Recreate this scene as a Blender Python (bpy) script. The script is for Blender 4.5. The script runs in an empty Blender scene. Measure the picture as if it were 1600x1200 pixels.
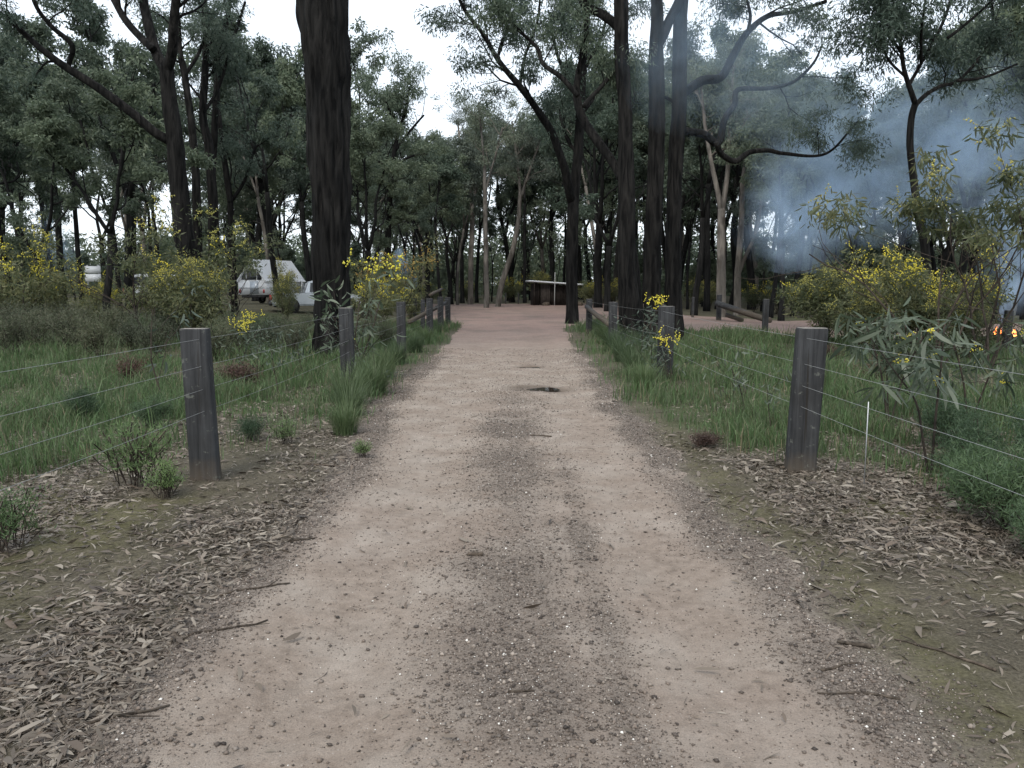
import bpy, math, random
import numpy as np
from mathutils import Vector, Matrix

# ------------------------------------------------------------------ camera, sky, sun, exposure
SC = bpy.context.scene
COL = SC.collection
CAM_H, PITCH, F = 1.53, math.radians(6.86), 1256.0
cam = bpy.data.cameras.new("camera"); cam.lens = 36 * F / 1600; cam.sensor_width = 36
cam.clip_start = 0.05; cam.clip_end = 2000
camo = bpy.data.objects.new("camera", cam); COL.objects.link(camo)
camo.location = (0, 0, CAM_H); camo.rotation_euler = (math.pi / 2 - PITCH, 0, 0)
SC.camera = camo

SUN_EL, SUN_ROT = math.radians(48), math.radians(200)
W = bpy.data.worlds.new("World"); SC.world = W; W.use_nodes = True
wn, wl = W.node_tree.nodes, W.node_tree.links
wn.clear()
sky = wn.new("ShaderNodeTexSky"); sky.sky_type = 'NISHITA'; sky.sun_disc = False
sky.sun_elevation = SUN_EL; sky.sun_rotation = SUN_ROT
sky.air_density = 1.0; sky.dust_density = 4.0; sky.ozone_density = 1.0
mixw = wn.new("ShaderNodeMix"); mixw.data_type = 'RGBA'; mixw.inputs[0].default_value = 0.72
mixw.inputs[7].default_value = (7.4, 8.0, 8.6, 1)          # even layer of cloud in front of the blue
wl.new(sky.outputs[0], mixw.inputs[6])
bg = wn.new("ShaderNodeBackground"); bg.inputs[1].default_value = 0.12
wl.new(mixw.outputs[2], bg.inputs[0])
wo = wn.new("ShaderNodeOutputWorld"); wl.new(bg.outputs[0], wo.inputs[0])

sl = bpy.data.lights.new("sun", 'SUN'); sl.energy = 1.3; sl.angle = math.radians(18); sl.color = (1, .95, .87)
so = bpy.data.objects.new("sun", sl); COL.objects.link(so)
sd = Vector((math.sin(SUN_ROT) * math.cos(SUN_EL), math.cos(SUN_ROT) * math.cos(SUN_EL), math.sin(SUN_EL)))
so.rotation_euler = (-sd).to_track_quat('-Z', 'Y').to_euler()

SC.view_settings.view_transform = 'Standard'; SC.view_settings.look = 'None'
SC.view_settings.gamma = 1; SC.view_settings.use_curve_mapping = False
SC.view_settings.exposure = 0.78
cy = SC.cycles
cy.max_bounces = 5; cy.diffuse_bounces = 3; cy.glossy_bounces = 2; cy.transmission_bounces = 2
cy.volume_bounces = 1; cy.transparent_max_bounces = 4
cy.use_denoising = True
cy.use_adaptive_sampling = False
cy.caustics_reflective = False; cy.caustics_refractive = False
cy.volume_step_rate = 1.0; cy.volume_max_steps = 64

# ------------------------------------------------------------------ helpers
rng = np.random.default_rng(7)


def P(px, py, d):
    """world point seen at photo pixel (px, py) at ground distance y = d"""
    u, v = (px - 800) / F, (600 - py) / F
    dy = math.cos(PITCH) + v * math.sin(PITCH)
    t = d / dy
    return np.array((u * t, d, CAM_H + t * (-math.sin(PITCH) + v * math.cos(PITCH))))


def MPP(d, py=450):
    """metres per photo pixel at distance d"""
    v = (600 - py) / F
    return d / (math.cos(PITCH) + v * math.sin(PITCH)) / F


def X(px, d):
    return float(P(px, 460, d)[0])


def hash3(i, j, k, seed):
    n = (i * 374761393 + j * 668265263 + k * 2147483647 + seed * 1274126177) & 0xFFFFFFFF
    n = ((n ^ (n >> 13)) * 1274126177) & 0xFFFFFFFF
    n = (n ^ (n >> 16)) & 0xFFFFFF
    return n / float(0xFFFFFF)


def vnoise(p, seed=0):
    """value noise in 0..1 for an (N,3) array"""
    p = np.asarray(p, float)
    i = np.floor(p).astype(np.int64); f = p - i
    f = f * f * (3 - 2 * f)
    r = 0
    for dx in (0, 1):
        wx = f[:, 0] if dx else 1 - f[:, 0]
        for dy in (0, 1):
            wy = f[:, 1] if dy else 1 - f[:, 1]
            for dz in (0, 1):
                wz = f[:, 2] if dz else 1 - f[:, 2]
                r = r + wx * wy * wz * hash3(i[:, 0] + dx, i[:, 1] + dy, i[:, 2] + dz, seed)
    return r


def fbm(p, seed=0, octv=4):
    p = np.asarray(p, float); a, s, t = 1.0, 0, 0
    for o in range(octv):
        s = s + a * vnoise(p * 2 ** o, seed + o); t += a; a *= .5
    return s / t


def n2(x, y, sc, seed=0, octv=3):
    x = np.asarray(x, float); sh = x.shape
    p = np.stack([x.ravel() * sc, np.asarray(y, float).ravel() * sc, np.full(x.size, .37)], 1)
    return fbm(p, seed, octv).reshape(sh)


def sstep(a, b, x):
    t = np.clip((np.asarray(x, float) - a) / (b - a), 0, 1)
    return t * t * (3 - 2 * t)


def mesh_np(name, V, faces, mats=(), midx=None, smooth=False, attr=None):
    """faces: list of int arrays (M,k)"""
    me = bpy.data.meshes.new(name)
    V = np.ascontiguousarray(V, dtype=np.float32)
    faces = [np.asarray(f, dtype=np.int32) for f in faces if len(f)]
    me.vertices.add(len(V)); me.vertices.foreach_set("co", V.ravel())
    loops = np.concatenate([f.ravel() for f in faces])
    sizes = np.concatenate([np.full(len(f), f.shape[1], np.int32) for f in faces])
    starts = np.concatenate([[0], np.cumsum(sizes)[:-1]]).astype(np.int32)
    me.loops.add(len(loops)); me.loops.foreach_set("vertex_index", loops)
    me.polygons.add(len(sizes)); me.polygons.foreach_set("loop_start", starts)
    try:
        me.polygons.foreach_set("loop_total", sizes)
    except Exception:
        pass
    for m in mats:
        me.materials.append(m)
    if midx is not None:
        me.polygons.foreach_set("material_index", np.asarray(midx, np.int32))
    if smooth:
        me.polygons.foreach_set("use_smooth", np.ones(len(sizes), bool))
    if attr:
        for k, a in attr.items():
            at = me.color_attributes.new(k, 'FLOAT_COLOR', 'POINT')
            at.data.foreach_set("color", np.ascontiguousarray(a, np.float32).ravel())
    me.update(calc_edges=True); me.validate()
    return me


def link(name, me, parent=None, loc=None, rot=None, scale=None):
    o = bpy.data.objects.new(name, me); COL.objects.link(o)
    if parent is not None: o.parent = parent
    if loc is not None: o.location = loc
    if rot is not None: o.rotation_euler = rot
    if scale is not None: o.scale = scale
    return o


def tag(o, label=None, cat=None, group=None, kind=None):
    if label: o["label"] = label
    if cat: o["category"] = cat
    if group: o["group"] = group
    if kind: o["kind"] = kind
    return o


def empty(name, loc, label, cat, group=None, rz=0, scale=1):
    o = bpy.data.objects.new(name, None); COL.objects.link(o)
    o.empty_display_size = .2
    o.location = loc; o.rotation_euler = (0, 0, rz); o.scale = (scale,) * 3
    return tag(o, label, cat, group)


class MB:
    """collects pieces of one mesh"""
    def __init__(s):
        s.V, s.F, s.M, s.n = [], {}, {}, 0

    def add(s, V, faces, mi=0):
        V = np.asarray(V, float)
        for f in faces:
            f = np.asarray(f, np.int64)
            if len(f) == 0: continue
            k = f.shape[1]
            s.F.setdefault(k, []).append(f + s.n); s.M.setdefault(k, []).append(np.full(len(f), mi))
        s.V.append(V); s.n += len(V)

    def box(s, c, size, rz=0, mi=0, rx=0, ry=0, taper=1.0):
        hx, hy, hz = np.asarray(size, float) / 2
        v = np.array([(x * hx * (taper if z > 0 else 1), y * hy * (taper if z > 0 else 1), z * hz) for z in (-1, 1) for y in (-1, 1) for x in (-1, 1)])
        m = np.array(Matrix.Rotation(rz, 3, 'Z') @ Matrix.Rotation(ry, 3, 'Y') @ Matrix.Rotation(rx, 3, 'X'))
        v = v @ m.T + np.asarray(c, float)
        s.add(v, [[(0, 2, 3, 1), (4, 5, 7, 6), (0, 1, 5, 4), (1, 3, 7, 5), (3, 2, 6, 7), (2, 0, 4, 6)]], mi)

    def tube(s, pts, rad, k=8, mi=0, cap=True, rfun=None):
        pts = np.asarray(pts, float); rad = np.asarray(rad, float) * np.ones(len(pts))
        n = len(pts)
        tan = np.gradient(pts, axis=0); tan /= np.linalg.norm(tan, axis=1)[:, None] + 1e-9
        ref = np.array((1., 0, 0)) if abs(tan[0][0]) < .8 else np.array((0, 1., 0))
        N = np.zeros((n, 3))
        u = ref - tan[0] * ref.dot(tan[0])
        for i in range(n):
            u = u - tan[i] * u.dot(tan[i]); u /= np.linalg.norm(u) + 1e-9; N[i] = u
        B = np.cross(tan, N)
        a = np.arange(k) * 2 * math.pi / k
        R = rad[:, None] * np.ones(k)[None]
        if rfun is not None:
            R = R * rfun(pts, a)
        V = pts[:, None] + R[..., None] * (np.cos(a)[None, :, None] * N[:, None] + np.sin(a)[None, :, None] * B[:, None])
        V = V.reshape(-1, 3)
        i = np.arange(n - 1)[:, None] * k; j = np.arange(k)[None]; j2 = (j + 1) % k
        q = np.stack([i + j, i + j2, i + k + j2, i + k + j], -1).reshape(-1, 4)
        f = [q]
        if cap:
            V = np.vstack([V, pts[-1] + tan[-1] * rad[-1] * .6, pts[0]])
            jj = np.arange(k)
            f.append(np.stack([(n - 1) * k + jj, (n - 1) * k + (jj + 1) % k, np.full(k, n * k)], 1))
            f.append(np.stack([(jj + 1) % k, jj, np.full(k, n * k + 1)], 1))
        s.add(V, f, mi)

    def mesh(s, name, mats, smooth=False):
        V = np.vstack(s.V)
        ks = sorted(s.F)
        faces = [np.vstack(s.F[k]) for k in ks]
        midx = np.concatenate([np.concatenate(s.M[k]) for k in ks])
        return mesh_np(name, V, faces, mats, midx, smooth)


def resample(pts, step, wob=0.0, seed=0):
    """Catmull-Rom through rows of (x,y,z,r)"""
    p = np.asarray(pts, float)
    if len(p) < 2: return p
    q = np.vstack([2 * p[0] - p[1], p, 2 * p[-1] - p[-2]])
    out = []
    for i in range(1, len(q) - 2):
        L = np.linalg.norm(q[i + 1, :3] - q[i, :3]); n = max(1, int(L / step))
        for t in np.arange(n) / n:
            a, b, c, d = q[i - 1], q[i], q[i + 1], q[i + 2]
            out.append(.5 * ((2 * b) + (c - a) * t + (2 * a - 5 * b + 4 * c - d) * t * t + (3 * b - a - 3 * c + d) * t ** 3))
    out.append(p[-1])
    out = np.array(out)
    if wob:
        out[:, 0] += wob * (vnoise(out[:, :3] * .9, seed) - .5); out[:, 1] += wob * (vnoise(out[:, :3] * .9, seed + 3) - .5)
    out[:, 3] = np.maximum(out[:, 3], .003)
    return out


# ------------------------------------------------------------------ materials
def mat(name):
    m = bpy.data.materials.new(name); m.use_nodes = True
    nt = m.node_tree; nt.nodes.clear()
    out = nt.nodes.new("ShaderNodeOutputMaterial")
    return m, nt, out


def nd(nt, t, **kw):
    n = nt.nodes.new(t)
    for k, v in kw.items(): setattr(n, k, v)
    return n


def ramp(nt, fac, stops):
    r = nd(nt, "ShaderNodeValToRGB"); e = r.color_ramp.elements
    while len(e) < len(stops): e.new(.5)
    for el, (p, c) in zip(e, stops): el.position = p; el.color = (*c, 1)
    nt.links.new(fac, r.inputs[0]); return r.outputs[0]


def mix(nt, a, b, fac, mode='MIX'):
    m = nd(nt, "ShaderNodeMix", data_type='RGBA', blend_type=mode)
    for s, v in ((6, a), (7, b), (0, fac)):
        if isinstance(v, (int, float)): m.inputs[s].default_value = v
        elif isinstance(v, tuple): m.inputs[s].default_value = (*v, 1)
        else: nt.links.new(v, m.inputs[s])
    return m.outputs[2]


def noise(nt, scale, detail=4, rough=.55, vec=None, mp=None, dist=0):
    n = nd(nt, "ShaderNodeTexNoise"); n.inputs['Scale'].default_value = scale
    n.inputs['Detail'].default_value = detail; n.inputs['Roughness'].default_value = rough; n.inputs['Distortion'].default_value = dist
    tc = nd(nt, "ShaderNodeTexCoord"); src = tc.outputs['Object']
    if mp:
        m = nd(nt, "ShaderNodeMapping"); m.inputs['Scale'].default_value = mp
        nt.links.new(src, m.inputs[0]); src = m.outputs[0]
    nt.links.new(src, n.inputs['Vector']); return n.outputs['Fac']


def math_(nt, op, a, b=None):
    m = nd(nt, "ShaderNodeMath", operation=op)
    for i, v in enumerate((a, b)):
        if v is None: continue
        if isinstance(v, (int, float)): m.inputs[i].default_value = v
        else: nt.links.new(v, m.inputs[i])
    return m.outputs[0]


def principled(nt, out, col, rough=.9, bump=None, bstr=.5, bdist=.02, metal=0, spec=.3):
    b = nd(nt, "ShaderNodeBsdfPrincipled")
    if isinstance(col, tuple): b.inputs['Base Color'].default_value = (*col, 1)
    else: nt.links.new(col, b.inputs['Base Color'])
    if isinstance(rough, (int, float)): b.inputs['Roughness'].default_value = rough
    else: nt.links.new(rough, b.inputs['Roughness'])
    b.inputs['Metallic'].default_value = metal
    b.inputs['Specular IOR Level'].default_value = spec
    if bump is not None:
        bp = nd(nt, "ShaderNodeBump"); bp.inputs['Strength'].default_value = bstr; bp.inputs['Distance'].default_value = bdist
        nt.links.new(bump, bp.inputs['Height']); nt.links.new(bp.outputs[0], b.inputs['Normal'])
    nt.links.new(b.outputs[0], out.inputs[0]); return b


def bark_mat(name, lo, hi, sx=16, sz=1.6, bstr=.9, bdist=.03, patch=None):
    m, nt, out = mat(name)
    n1 = noise(nt, 1, 5, .6, mp=(sx, sx, sz), dist=.6)
    n2_ = noise(nt, 1, 3, .5, mp=(1.2, 1.2, .5))
    c = ramp(nt, n1, [(.36, lo), (.66, hi)])
    c = mix(nt, c, ramp(nt, n2_, [(.3, (.55, .55, .55)), (.7, (1.25, 1.2, 1.15))]), 1.0, 'MULTIPLY')
    if patch:
        c = mix(nt, c, patch, ramp(nt, noise(nt, 1, 3, .6, mp=(2.2, 2.2, .7)), [(.5, (0, 0, 0)), (.62, (.8, .8, .8))]))
    oi = nd(nt, "ShaderNodeObjectInfo")
    c = mix(nt, c, ramp(nt, oi.outputs['Random'], [(0, (.8, .8, .8)), (1, (1.25, 1.2, 1.15))]), 1.0, 'MULTIPLY')
    principled(nt, out, c, .95, n1, bstr, bdist, spec=.15)
    return m


def leaf_mat(name, cols, trans=.3, var=.35, gloss=.35):
    m, nt, out = mat(name)
    g = nd(nt, "ShaderNodeNewGeometry"); oi = nd(nt, "ShaderNodeObjectInfo")
    k = len(cols)
    c = ramp(nt, g.outputs['Random Per Island'], [(i / max(1, k - 1), cc) for i, cc in enumerate(cols)])
    c = mix(nt, c, ramp(nt, oi.outputs['Random'], [(0, (1 - var, 1 - var * .8, 1 - var * .8)), (.5, (1, 1, 1)), (1, (1 + var, 1 + var * .9, 1 + var * .5))]), 1.0, 'MULTIPLY')
    b = nd(nt, "ShaderNodeBsdfPrincipled"); nt.links.new(c, b.inputs['Base Color'])
    b.inputs['Roughness'].default_value = .55; b.inputs['Specular IOR Level'].default_value = gloss
    t = nd(nt, "ShaderNodeBsdfTranslucent"); nt.links.new(c, t.inputs[0])
    ms = nd(nt, "ShaderNodeMixShader"); ms.inputs[0].default_value = trans
    nt.links.new(b.outputs[0], ms.inputs[1]); nt.links.new(t.outputs[0], ms.inputs[2])
    nt.links.new(ms.outputs[0], out.inputs[0])
    return m


def plain_mat(name, col, rough=.6, metal=0, spec=.4, var=.12, sc=6):
    m, nt, out = mat(name)
    n = noise(nt, sc, 4, .6)
    c = mix(nt, tuple(x * (1 - var) for x in col), tuple(min(1, x * (1 + var)) for x in col), n)
    principled(nt, out, c, rough, metal=metal, spec=spec)
    return m


M = {}
M['iron'] = bark_mat("ironbark", (.0012, .0015, .0018), (.021, .021, .021), sx=10, sz=1.3, bstr=1.0, bdist=.06)
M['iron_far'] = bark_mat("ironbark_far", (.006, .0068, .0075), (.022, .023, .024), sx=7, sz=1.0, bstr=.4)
M['gum'] = bark_mat("gum_bark", (.085, .084, .08), (.215, .208, .196), sx=3, sz=.6, bstr=.25, bdist=.01, patch=(.05, .045, .04))
M['twig'] = bark_mat("twig_bark", (.025, .022, .02), (.07, .06, .052), sx=20, sz=6, bstr=.2, bdist=.004)
M['leaf_euc'] = leaf_mat("eucalypt_leaf", [(.055, .082, .062), (.082, .114, .086), (.115, .148, .114), (.066, .092, .064)], .38)
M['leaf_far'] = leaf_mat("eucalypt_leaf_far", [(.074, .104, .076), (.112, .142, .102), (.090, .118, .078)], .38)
M['leaf_gum'] = leaf_mat("gum_leaf", [(.082, .108, .088), (.115, .142, .115), (.098, .118, .088)], .35)
M['leaf_wattle'] = leaf_mat("wattle_leaf", [(.075, .095, .048), (.115, .132, .062), (.155, .155, .070), (.09, .105, .062)], .4)
M['leaf_broad'] = leaf_mat("sickle_leaf", [(.038, .058, .040), (.065, .088, .060), (.105, .130, .100)], .3, gloss=.5)
M['leaf_heath'] = leaf_mat("heath_leaf", [(.050, .068, .040), (.080, .092, .056), (.10, .10, .070)], .3)
M['leaf_green'] = leaf_mat("fine_green_leaf", [(.045, .080, .042), (.070, .112, .055), (.055, .088, .055)], .35)
M['leaf_dead'] = leaf_mat("dead_leaf", [(.055, .035, .028), (.085, .05, .038), (.045, .03, .026)], .2)
M['blossom'] = leaf_mat("wattle_blossom", [(.70, .62, .06), (.80, .72, .11), (.60, .55, .07)], .3, .15)
M['blossom_dull'] = leaf_mat("wattle_blossom_dull", [(.46, .43, .11), (.56, .52, .14), (.36, .34, .11)], .3, .15)
M['blossom_rust'] = leaf_mat("wattle_blossom_rust", [(.34, .22, .07), (.40, .28, .08), (.28, .24, .07)], .3, .15)
M['grass'] = leaf_mat("grass_blade", [(.064, .122, .044), (.092, .156, .060), (.124, .172, .080), (.072, .104, .050), (.11, .12, .066)], .35)
M['tussock'] = leaf_mat("tussock_blade", [(.056, .090, .042), (.080, .118, .055), (.105, .136, .076)], .35)
M['weed'] = leaf_mat("weed_leaf", [(.10, .165, .06), (.135, .195, .085), (.085, .135, .06)], .4)
M['straw'] = leaf_mat("dry_blade", [(.22, .19, .12), (.14, .13, .08)], .2)
M['litter'] = leaf_mat("fallen_leaf", [(.070, .055, .042), (.145, .120, .094), (.26, .23, .19), (.11, .084, .063), (.042, .034, .028), (.18, .150, .118), (.088, .072, .056)], .05, .0)
M['stone'] = leaf_mat("gravel_stone", [(.045, .037, .032), (.12, .10, .085), (.28, .24, .205), (.07, .058, .05), (.18, .145, .12), (.03, .025, .022), (.22, .19, .165)], 0, 0, .2)
M['quartz'] = plain_mat("quartz", (.62, .60, .56), .5)
M['stick'] = bark_mat("stick_bark", (.03, .026, .022), (.11, .095, .08), sx=30, sz=30, bstr=.3, bdist=.004)
M['wire'] = plain_mat("galvanised_wire", (.25, .26, .26), .5, .2)
M['pole'] = plain_mat("grey_white_paint", (.34, .35, .35), .5)
M['white'] = plain_mat("white_paint", (.72, .74, .76), .4)
M['silver'] = plain_mat("silver_paint", (.42, .46, .50), .3, .4, .5, .03)
M['glass'] = plain_mat("dark_glass", (.012, .014, .016), .08, 0, .6)
M['rubber'] = plain_mat("rubber", (.02, .02, .02), .85)
M['metal'] = plain_mat("dull_metal", (.35, .36, .37), .4, .7)
M['dark'] = plain_mat("dark_trim", (.025, .025, .027), .6)
M['redlens'] = plain_mat("red_lens", (.35, .02, .02), .3)
M['lens'] = plain_mat("clear_lens", (.55, .57, .58), .15)
M['roof'] = plain_mat("zinc_roof", (.66, .69, .72), .4, .2)


def timber_mat(name, lo, hi, sc=(26, 26, 1.4), axis_bump=.6, mud=False):
    m, nt, out = mat(name)
    n = noise(nt, 1, 6, .62, mp=sc, dist=.5)
    c = ramp(nt, n, [(.3, lo), (.7, hi)])
    c = mix(nt, c, ramp(nt, noise(nt, 2.2, 4, .6), [(.3, (.65, .63, .6)), (.7, (1.2, 1.2, 1.2))]), 1.0, 'MULTIPLY')
    cr = noise(nt, 1, 2, .5, mp=(40, 40, .8))
    c = mix(nt, c, (.02, .018, .016), ramp(nt, cr, [(.66, (0, 0, 0)), (.71, (.9, .9, .9))]))
    tc = nd(nt, "ShaderNodeTexCoord"); sx = nd(nt, "ShaderNodeSeparateXYZ"); nt.links.new(tc.outputs['Object'], sx.inputs[0])
    if mud:
        f = math_(nt, 'ADD', sx.outputs[2], math_(nt, 'MULTIPLY', noise(nt, 9, 4, .6), .22))
        c = mix(nt, c, (.085, .068, .05), ramp(nt, f, [(.10, (.75, .75, .75)), (.30, (0, 0, 0))]))
        c = mix(nt, c, (.15, .16, .14), ramp(nt, noise(nt, 14, 5, .7), [(.60, (0, 0, 0)), (.68, (.5, .5, .5))]))
    principled(nt, out, c, .9, n, axis_bump, .01, spec=.2)
    return m


M['post'] = timber_mat("weathered_post", (.016, .017, .019), (.056, .059, .063), mud=True)
M['post_end'] = timber_mat("post_end_grain", (.16, .15, .14), (.30, .28, .26), (30, 30, 30), .3)
M['plank'] = timber_mat("shed_plank", (.015, .013, .012), (.046, .038, .035), (9, 9, .8))
M['plank_pale'] = timber_mat("pale_plank", (.036, .031, .029), (.092, .08, .073), (9, 9, .8))


def flame_mat():
    m, nt, out = mat("flame")
    e = nd(nt, "ShaderNodeEmission"); e.inputs[0].default_value = (1, .22, .05, 1); e.inputs[1].default_value = 6
    nt.links.new(e.outputs[0], out.inputs[0]); return m


M['flame'] = flame_mat()

# ------------------------------------------------------------------ terrain
LEFT_E = np.array([(-6, -1.45), (2.5, -1.42), (4, -1.4), (6.2, -1.42), (9, -1.6), (12, -1.68), (16, -1.7), (22, -1.7), (30, -1.8), (34, -2.1), (38, -3.6), (42, -5), (46, -6.2), (52, -7.2), (60, -8.2), (68, -9), (80, -9.5)])
RIGHT_E = np.array([(-6, 1.4), (2.5, 1.4), (4, 1.4), (6.2, 1.35), (9, 1.38), (12, 1.42), (16, 1.5), (22, 1.65), (30, 1.95), (33, 2.4), (36, 5.0), (40, 10), (44, 9.5), (52, 9), (60, 11), (68, 14), (80, 15)])
TRACK = np.array([(3.6, 36), (6.0, 30.0), (8.3, 25.2), (14, 21.5), (22, 19.5), (40, 18), (40, 34), (20, 35.5), (12.5, 36.5), (9.5, 43), (3, 45)])


def poly_sd(x, y, poly):
    """signed distance to polygon, positive inside"""
    sh = x.shape; x = x.ravel(); y = y.ravel()
    d = np.full(x.size, 1e9); ins = np.zeros(x.size, bool)
    n = len(poly)
    for i in range(n):
        ax, ay = poly[i]; bx, by = poly[(i + 1) % n]
        ex, ey = bx - ax, by - ay
        t = np.clip(((x - ax) * ex + (y - ay) * ey) / (ex * ex + ey * ey), 0, 1)
        d = np.minimum(d, np.hypot(x - ax - t * ex, y - ay - t * ey))
        c = ((ay > y) != (by > y)) & (x < (bx - ax) * (y - ay) / (by - ay + 1e-12) + ax)
        ins ^= c
    return np.where(ins, d, -d).reshape(sh)


def road_sd(x, y):
    """approximate signed distance inside the dirt (positive inside)"""
    x = np.asarray(x, float); y = np.asarray(y, float)
    L = np.interp(y, LEFT_E[:, 0], LEFT_E[:, 1]); R = np.interp(y, RIGHT_E[:, 0], RIGHT_E[:, 1])
    s = np.minimum(x - L, R - x)
    s = np.where(y > 40, np.minimum(s, (75 - y)), s)
    s = np.maximum(s, np.where((y > 15), poly_sd(x, y, TRACK), -99))
    return s + (n2(x, y, 1.1, 5) - .5) * .45 + (n2(x, y, 5, 9) - .5) * .16 + (n2(x, y, .35, 19) - .5) * np.clip((y - 18) * .06, 0, 1.6)


def base_h(x, y):
    x = np.asarray(x, float); y = np.asarray(y, float)
    h = .5 * sstep(-7, -16, x) * sstep(24, 48, y)
    h = h + (n2(x, y, .22, 31) - .5) * .22 * sstep(2.2, 5, np.abs(x)) * np.where(y < 60, 1, .4)
    h = h + .35 * sstep(76, 120, y)
    return h


def ground_h(x, y):
    x = np.asarray(x, float); y = np.asarray(y, float)
    sdv = road_sd(x, y)
    near = sstep(34, 12, y)
    h = base_h(x, y) + (n2(x, y, 1.6, 41) - .5) * .07 * near + (n2(x, y, 6, 43) - .5) * .03 * near
    return h - .2 * sstep(0.0, .3, sdv)


def road_h(x, y):
    x = np.asarray(x, float); y = np.asarray(y, float)
    sdv = road_sd(x, y)
    near = sstep(40, 14, y)
    rut = (np.exp(-((x + .72) / .30) ** 2) + np.exp(-((x - .78) / .30) ** 2)) * .028 * near
    h = base_h(x, y) + .012 - rut + (n2(x, y, 1.3, 51) - .5) * .05 * near + (n2(x, y, 7, 53) - .5) * .016 * near + (n2(x, y, 22, 54, 2) - .5) * .008 * near
    for (cx, cy_, rx, ry) in PUDDLES:
        q = ((x - cx) / (rx * 1.25)) ** 2 + ((y - cy_) / (ry * 1.25)) ** 2
        h = np.where(q < 2.5, h - .03 * np.exp(-q * 1.2), h)
    return h + np.minimum(0, (sdv - .05)) * .16


PUDDLES = [(.42, 12.15, .34, .24), (.34, 15.4, .20, .12)]


def axis(segs):
    out = [segs[0][0]]
    for a, b, st in segs:
        n = max(1, int(round((b - a) / st))); out += list(a + (b - a) * (np.arange(n) + 1) / n)
    return np.array(out)


def grid(xs, ys):
    Xg, Yg = np.meshgrid(xs, ys)
    ny, nx = Xg.shape
    i = np.arange(ny - 1)[:, None] * nx + np.arange(nx - 1)[None]
    q = np.stack([i, i + 1, i + nx + 1, i + nx], -1).reshape(-1, 4)
    return Xg, Yg, q


def ground_material():
    m, nt, out = mat("forest_floor")
    at = nd(nt, "ShaderNodeAttribute", attribute_name="mask"); sp = nd(nt, "ShaderNodeSeparateColor")
    nt.links.new(at.outputs['Color'], sp.inputs[0])
    n1 = noise(nt, 9, 6, .65); n3 = noise(nt, 60, 5, .7); n4 = noise(nt, 2.0, 4, .6)
    soil = ramp(nt, n3, [(.25, (.035, .030, .022)), (.5, (.085, .074, .054)), (.75, (.155, .138, .105))])
    moss = ramp(nt, n3, [(.3, (.056, .053, .026)), (.7, (.118, .110, .056))])
    green = ramp(nt, n1, [(.3, (.040, .050, .026)), (.7, (.080, .095, .045))])
    grit = ramp(nt, n3, [(.3, (.10, .085, .075)), (.7, (.24, .205, .18))])
    moss = mix(nt, moss, soil, ramp(nt, n1, [(.42, (0, 0, 0)), (.62, (.8, .8, .8))]))
    c = mix(nt, soil, moss, sp.outputs[1]); c = mix(nt, c, green, sp.outputs[0]); c = mix(nt, c, grit, sp.outputs[2])
    c = mix(nt, c, ramp(nt, n4, [(.3, (.75, .75, .75)), (.7, (1.2, 1.2, 1.2))]), 1.0, 'MULTIPLY')
    principled(nt, out, c, .95, n3, .7, .02, spec=.15)
    return m


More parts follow.
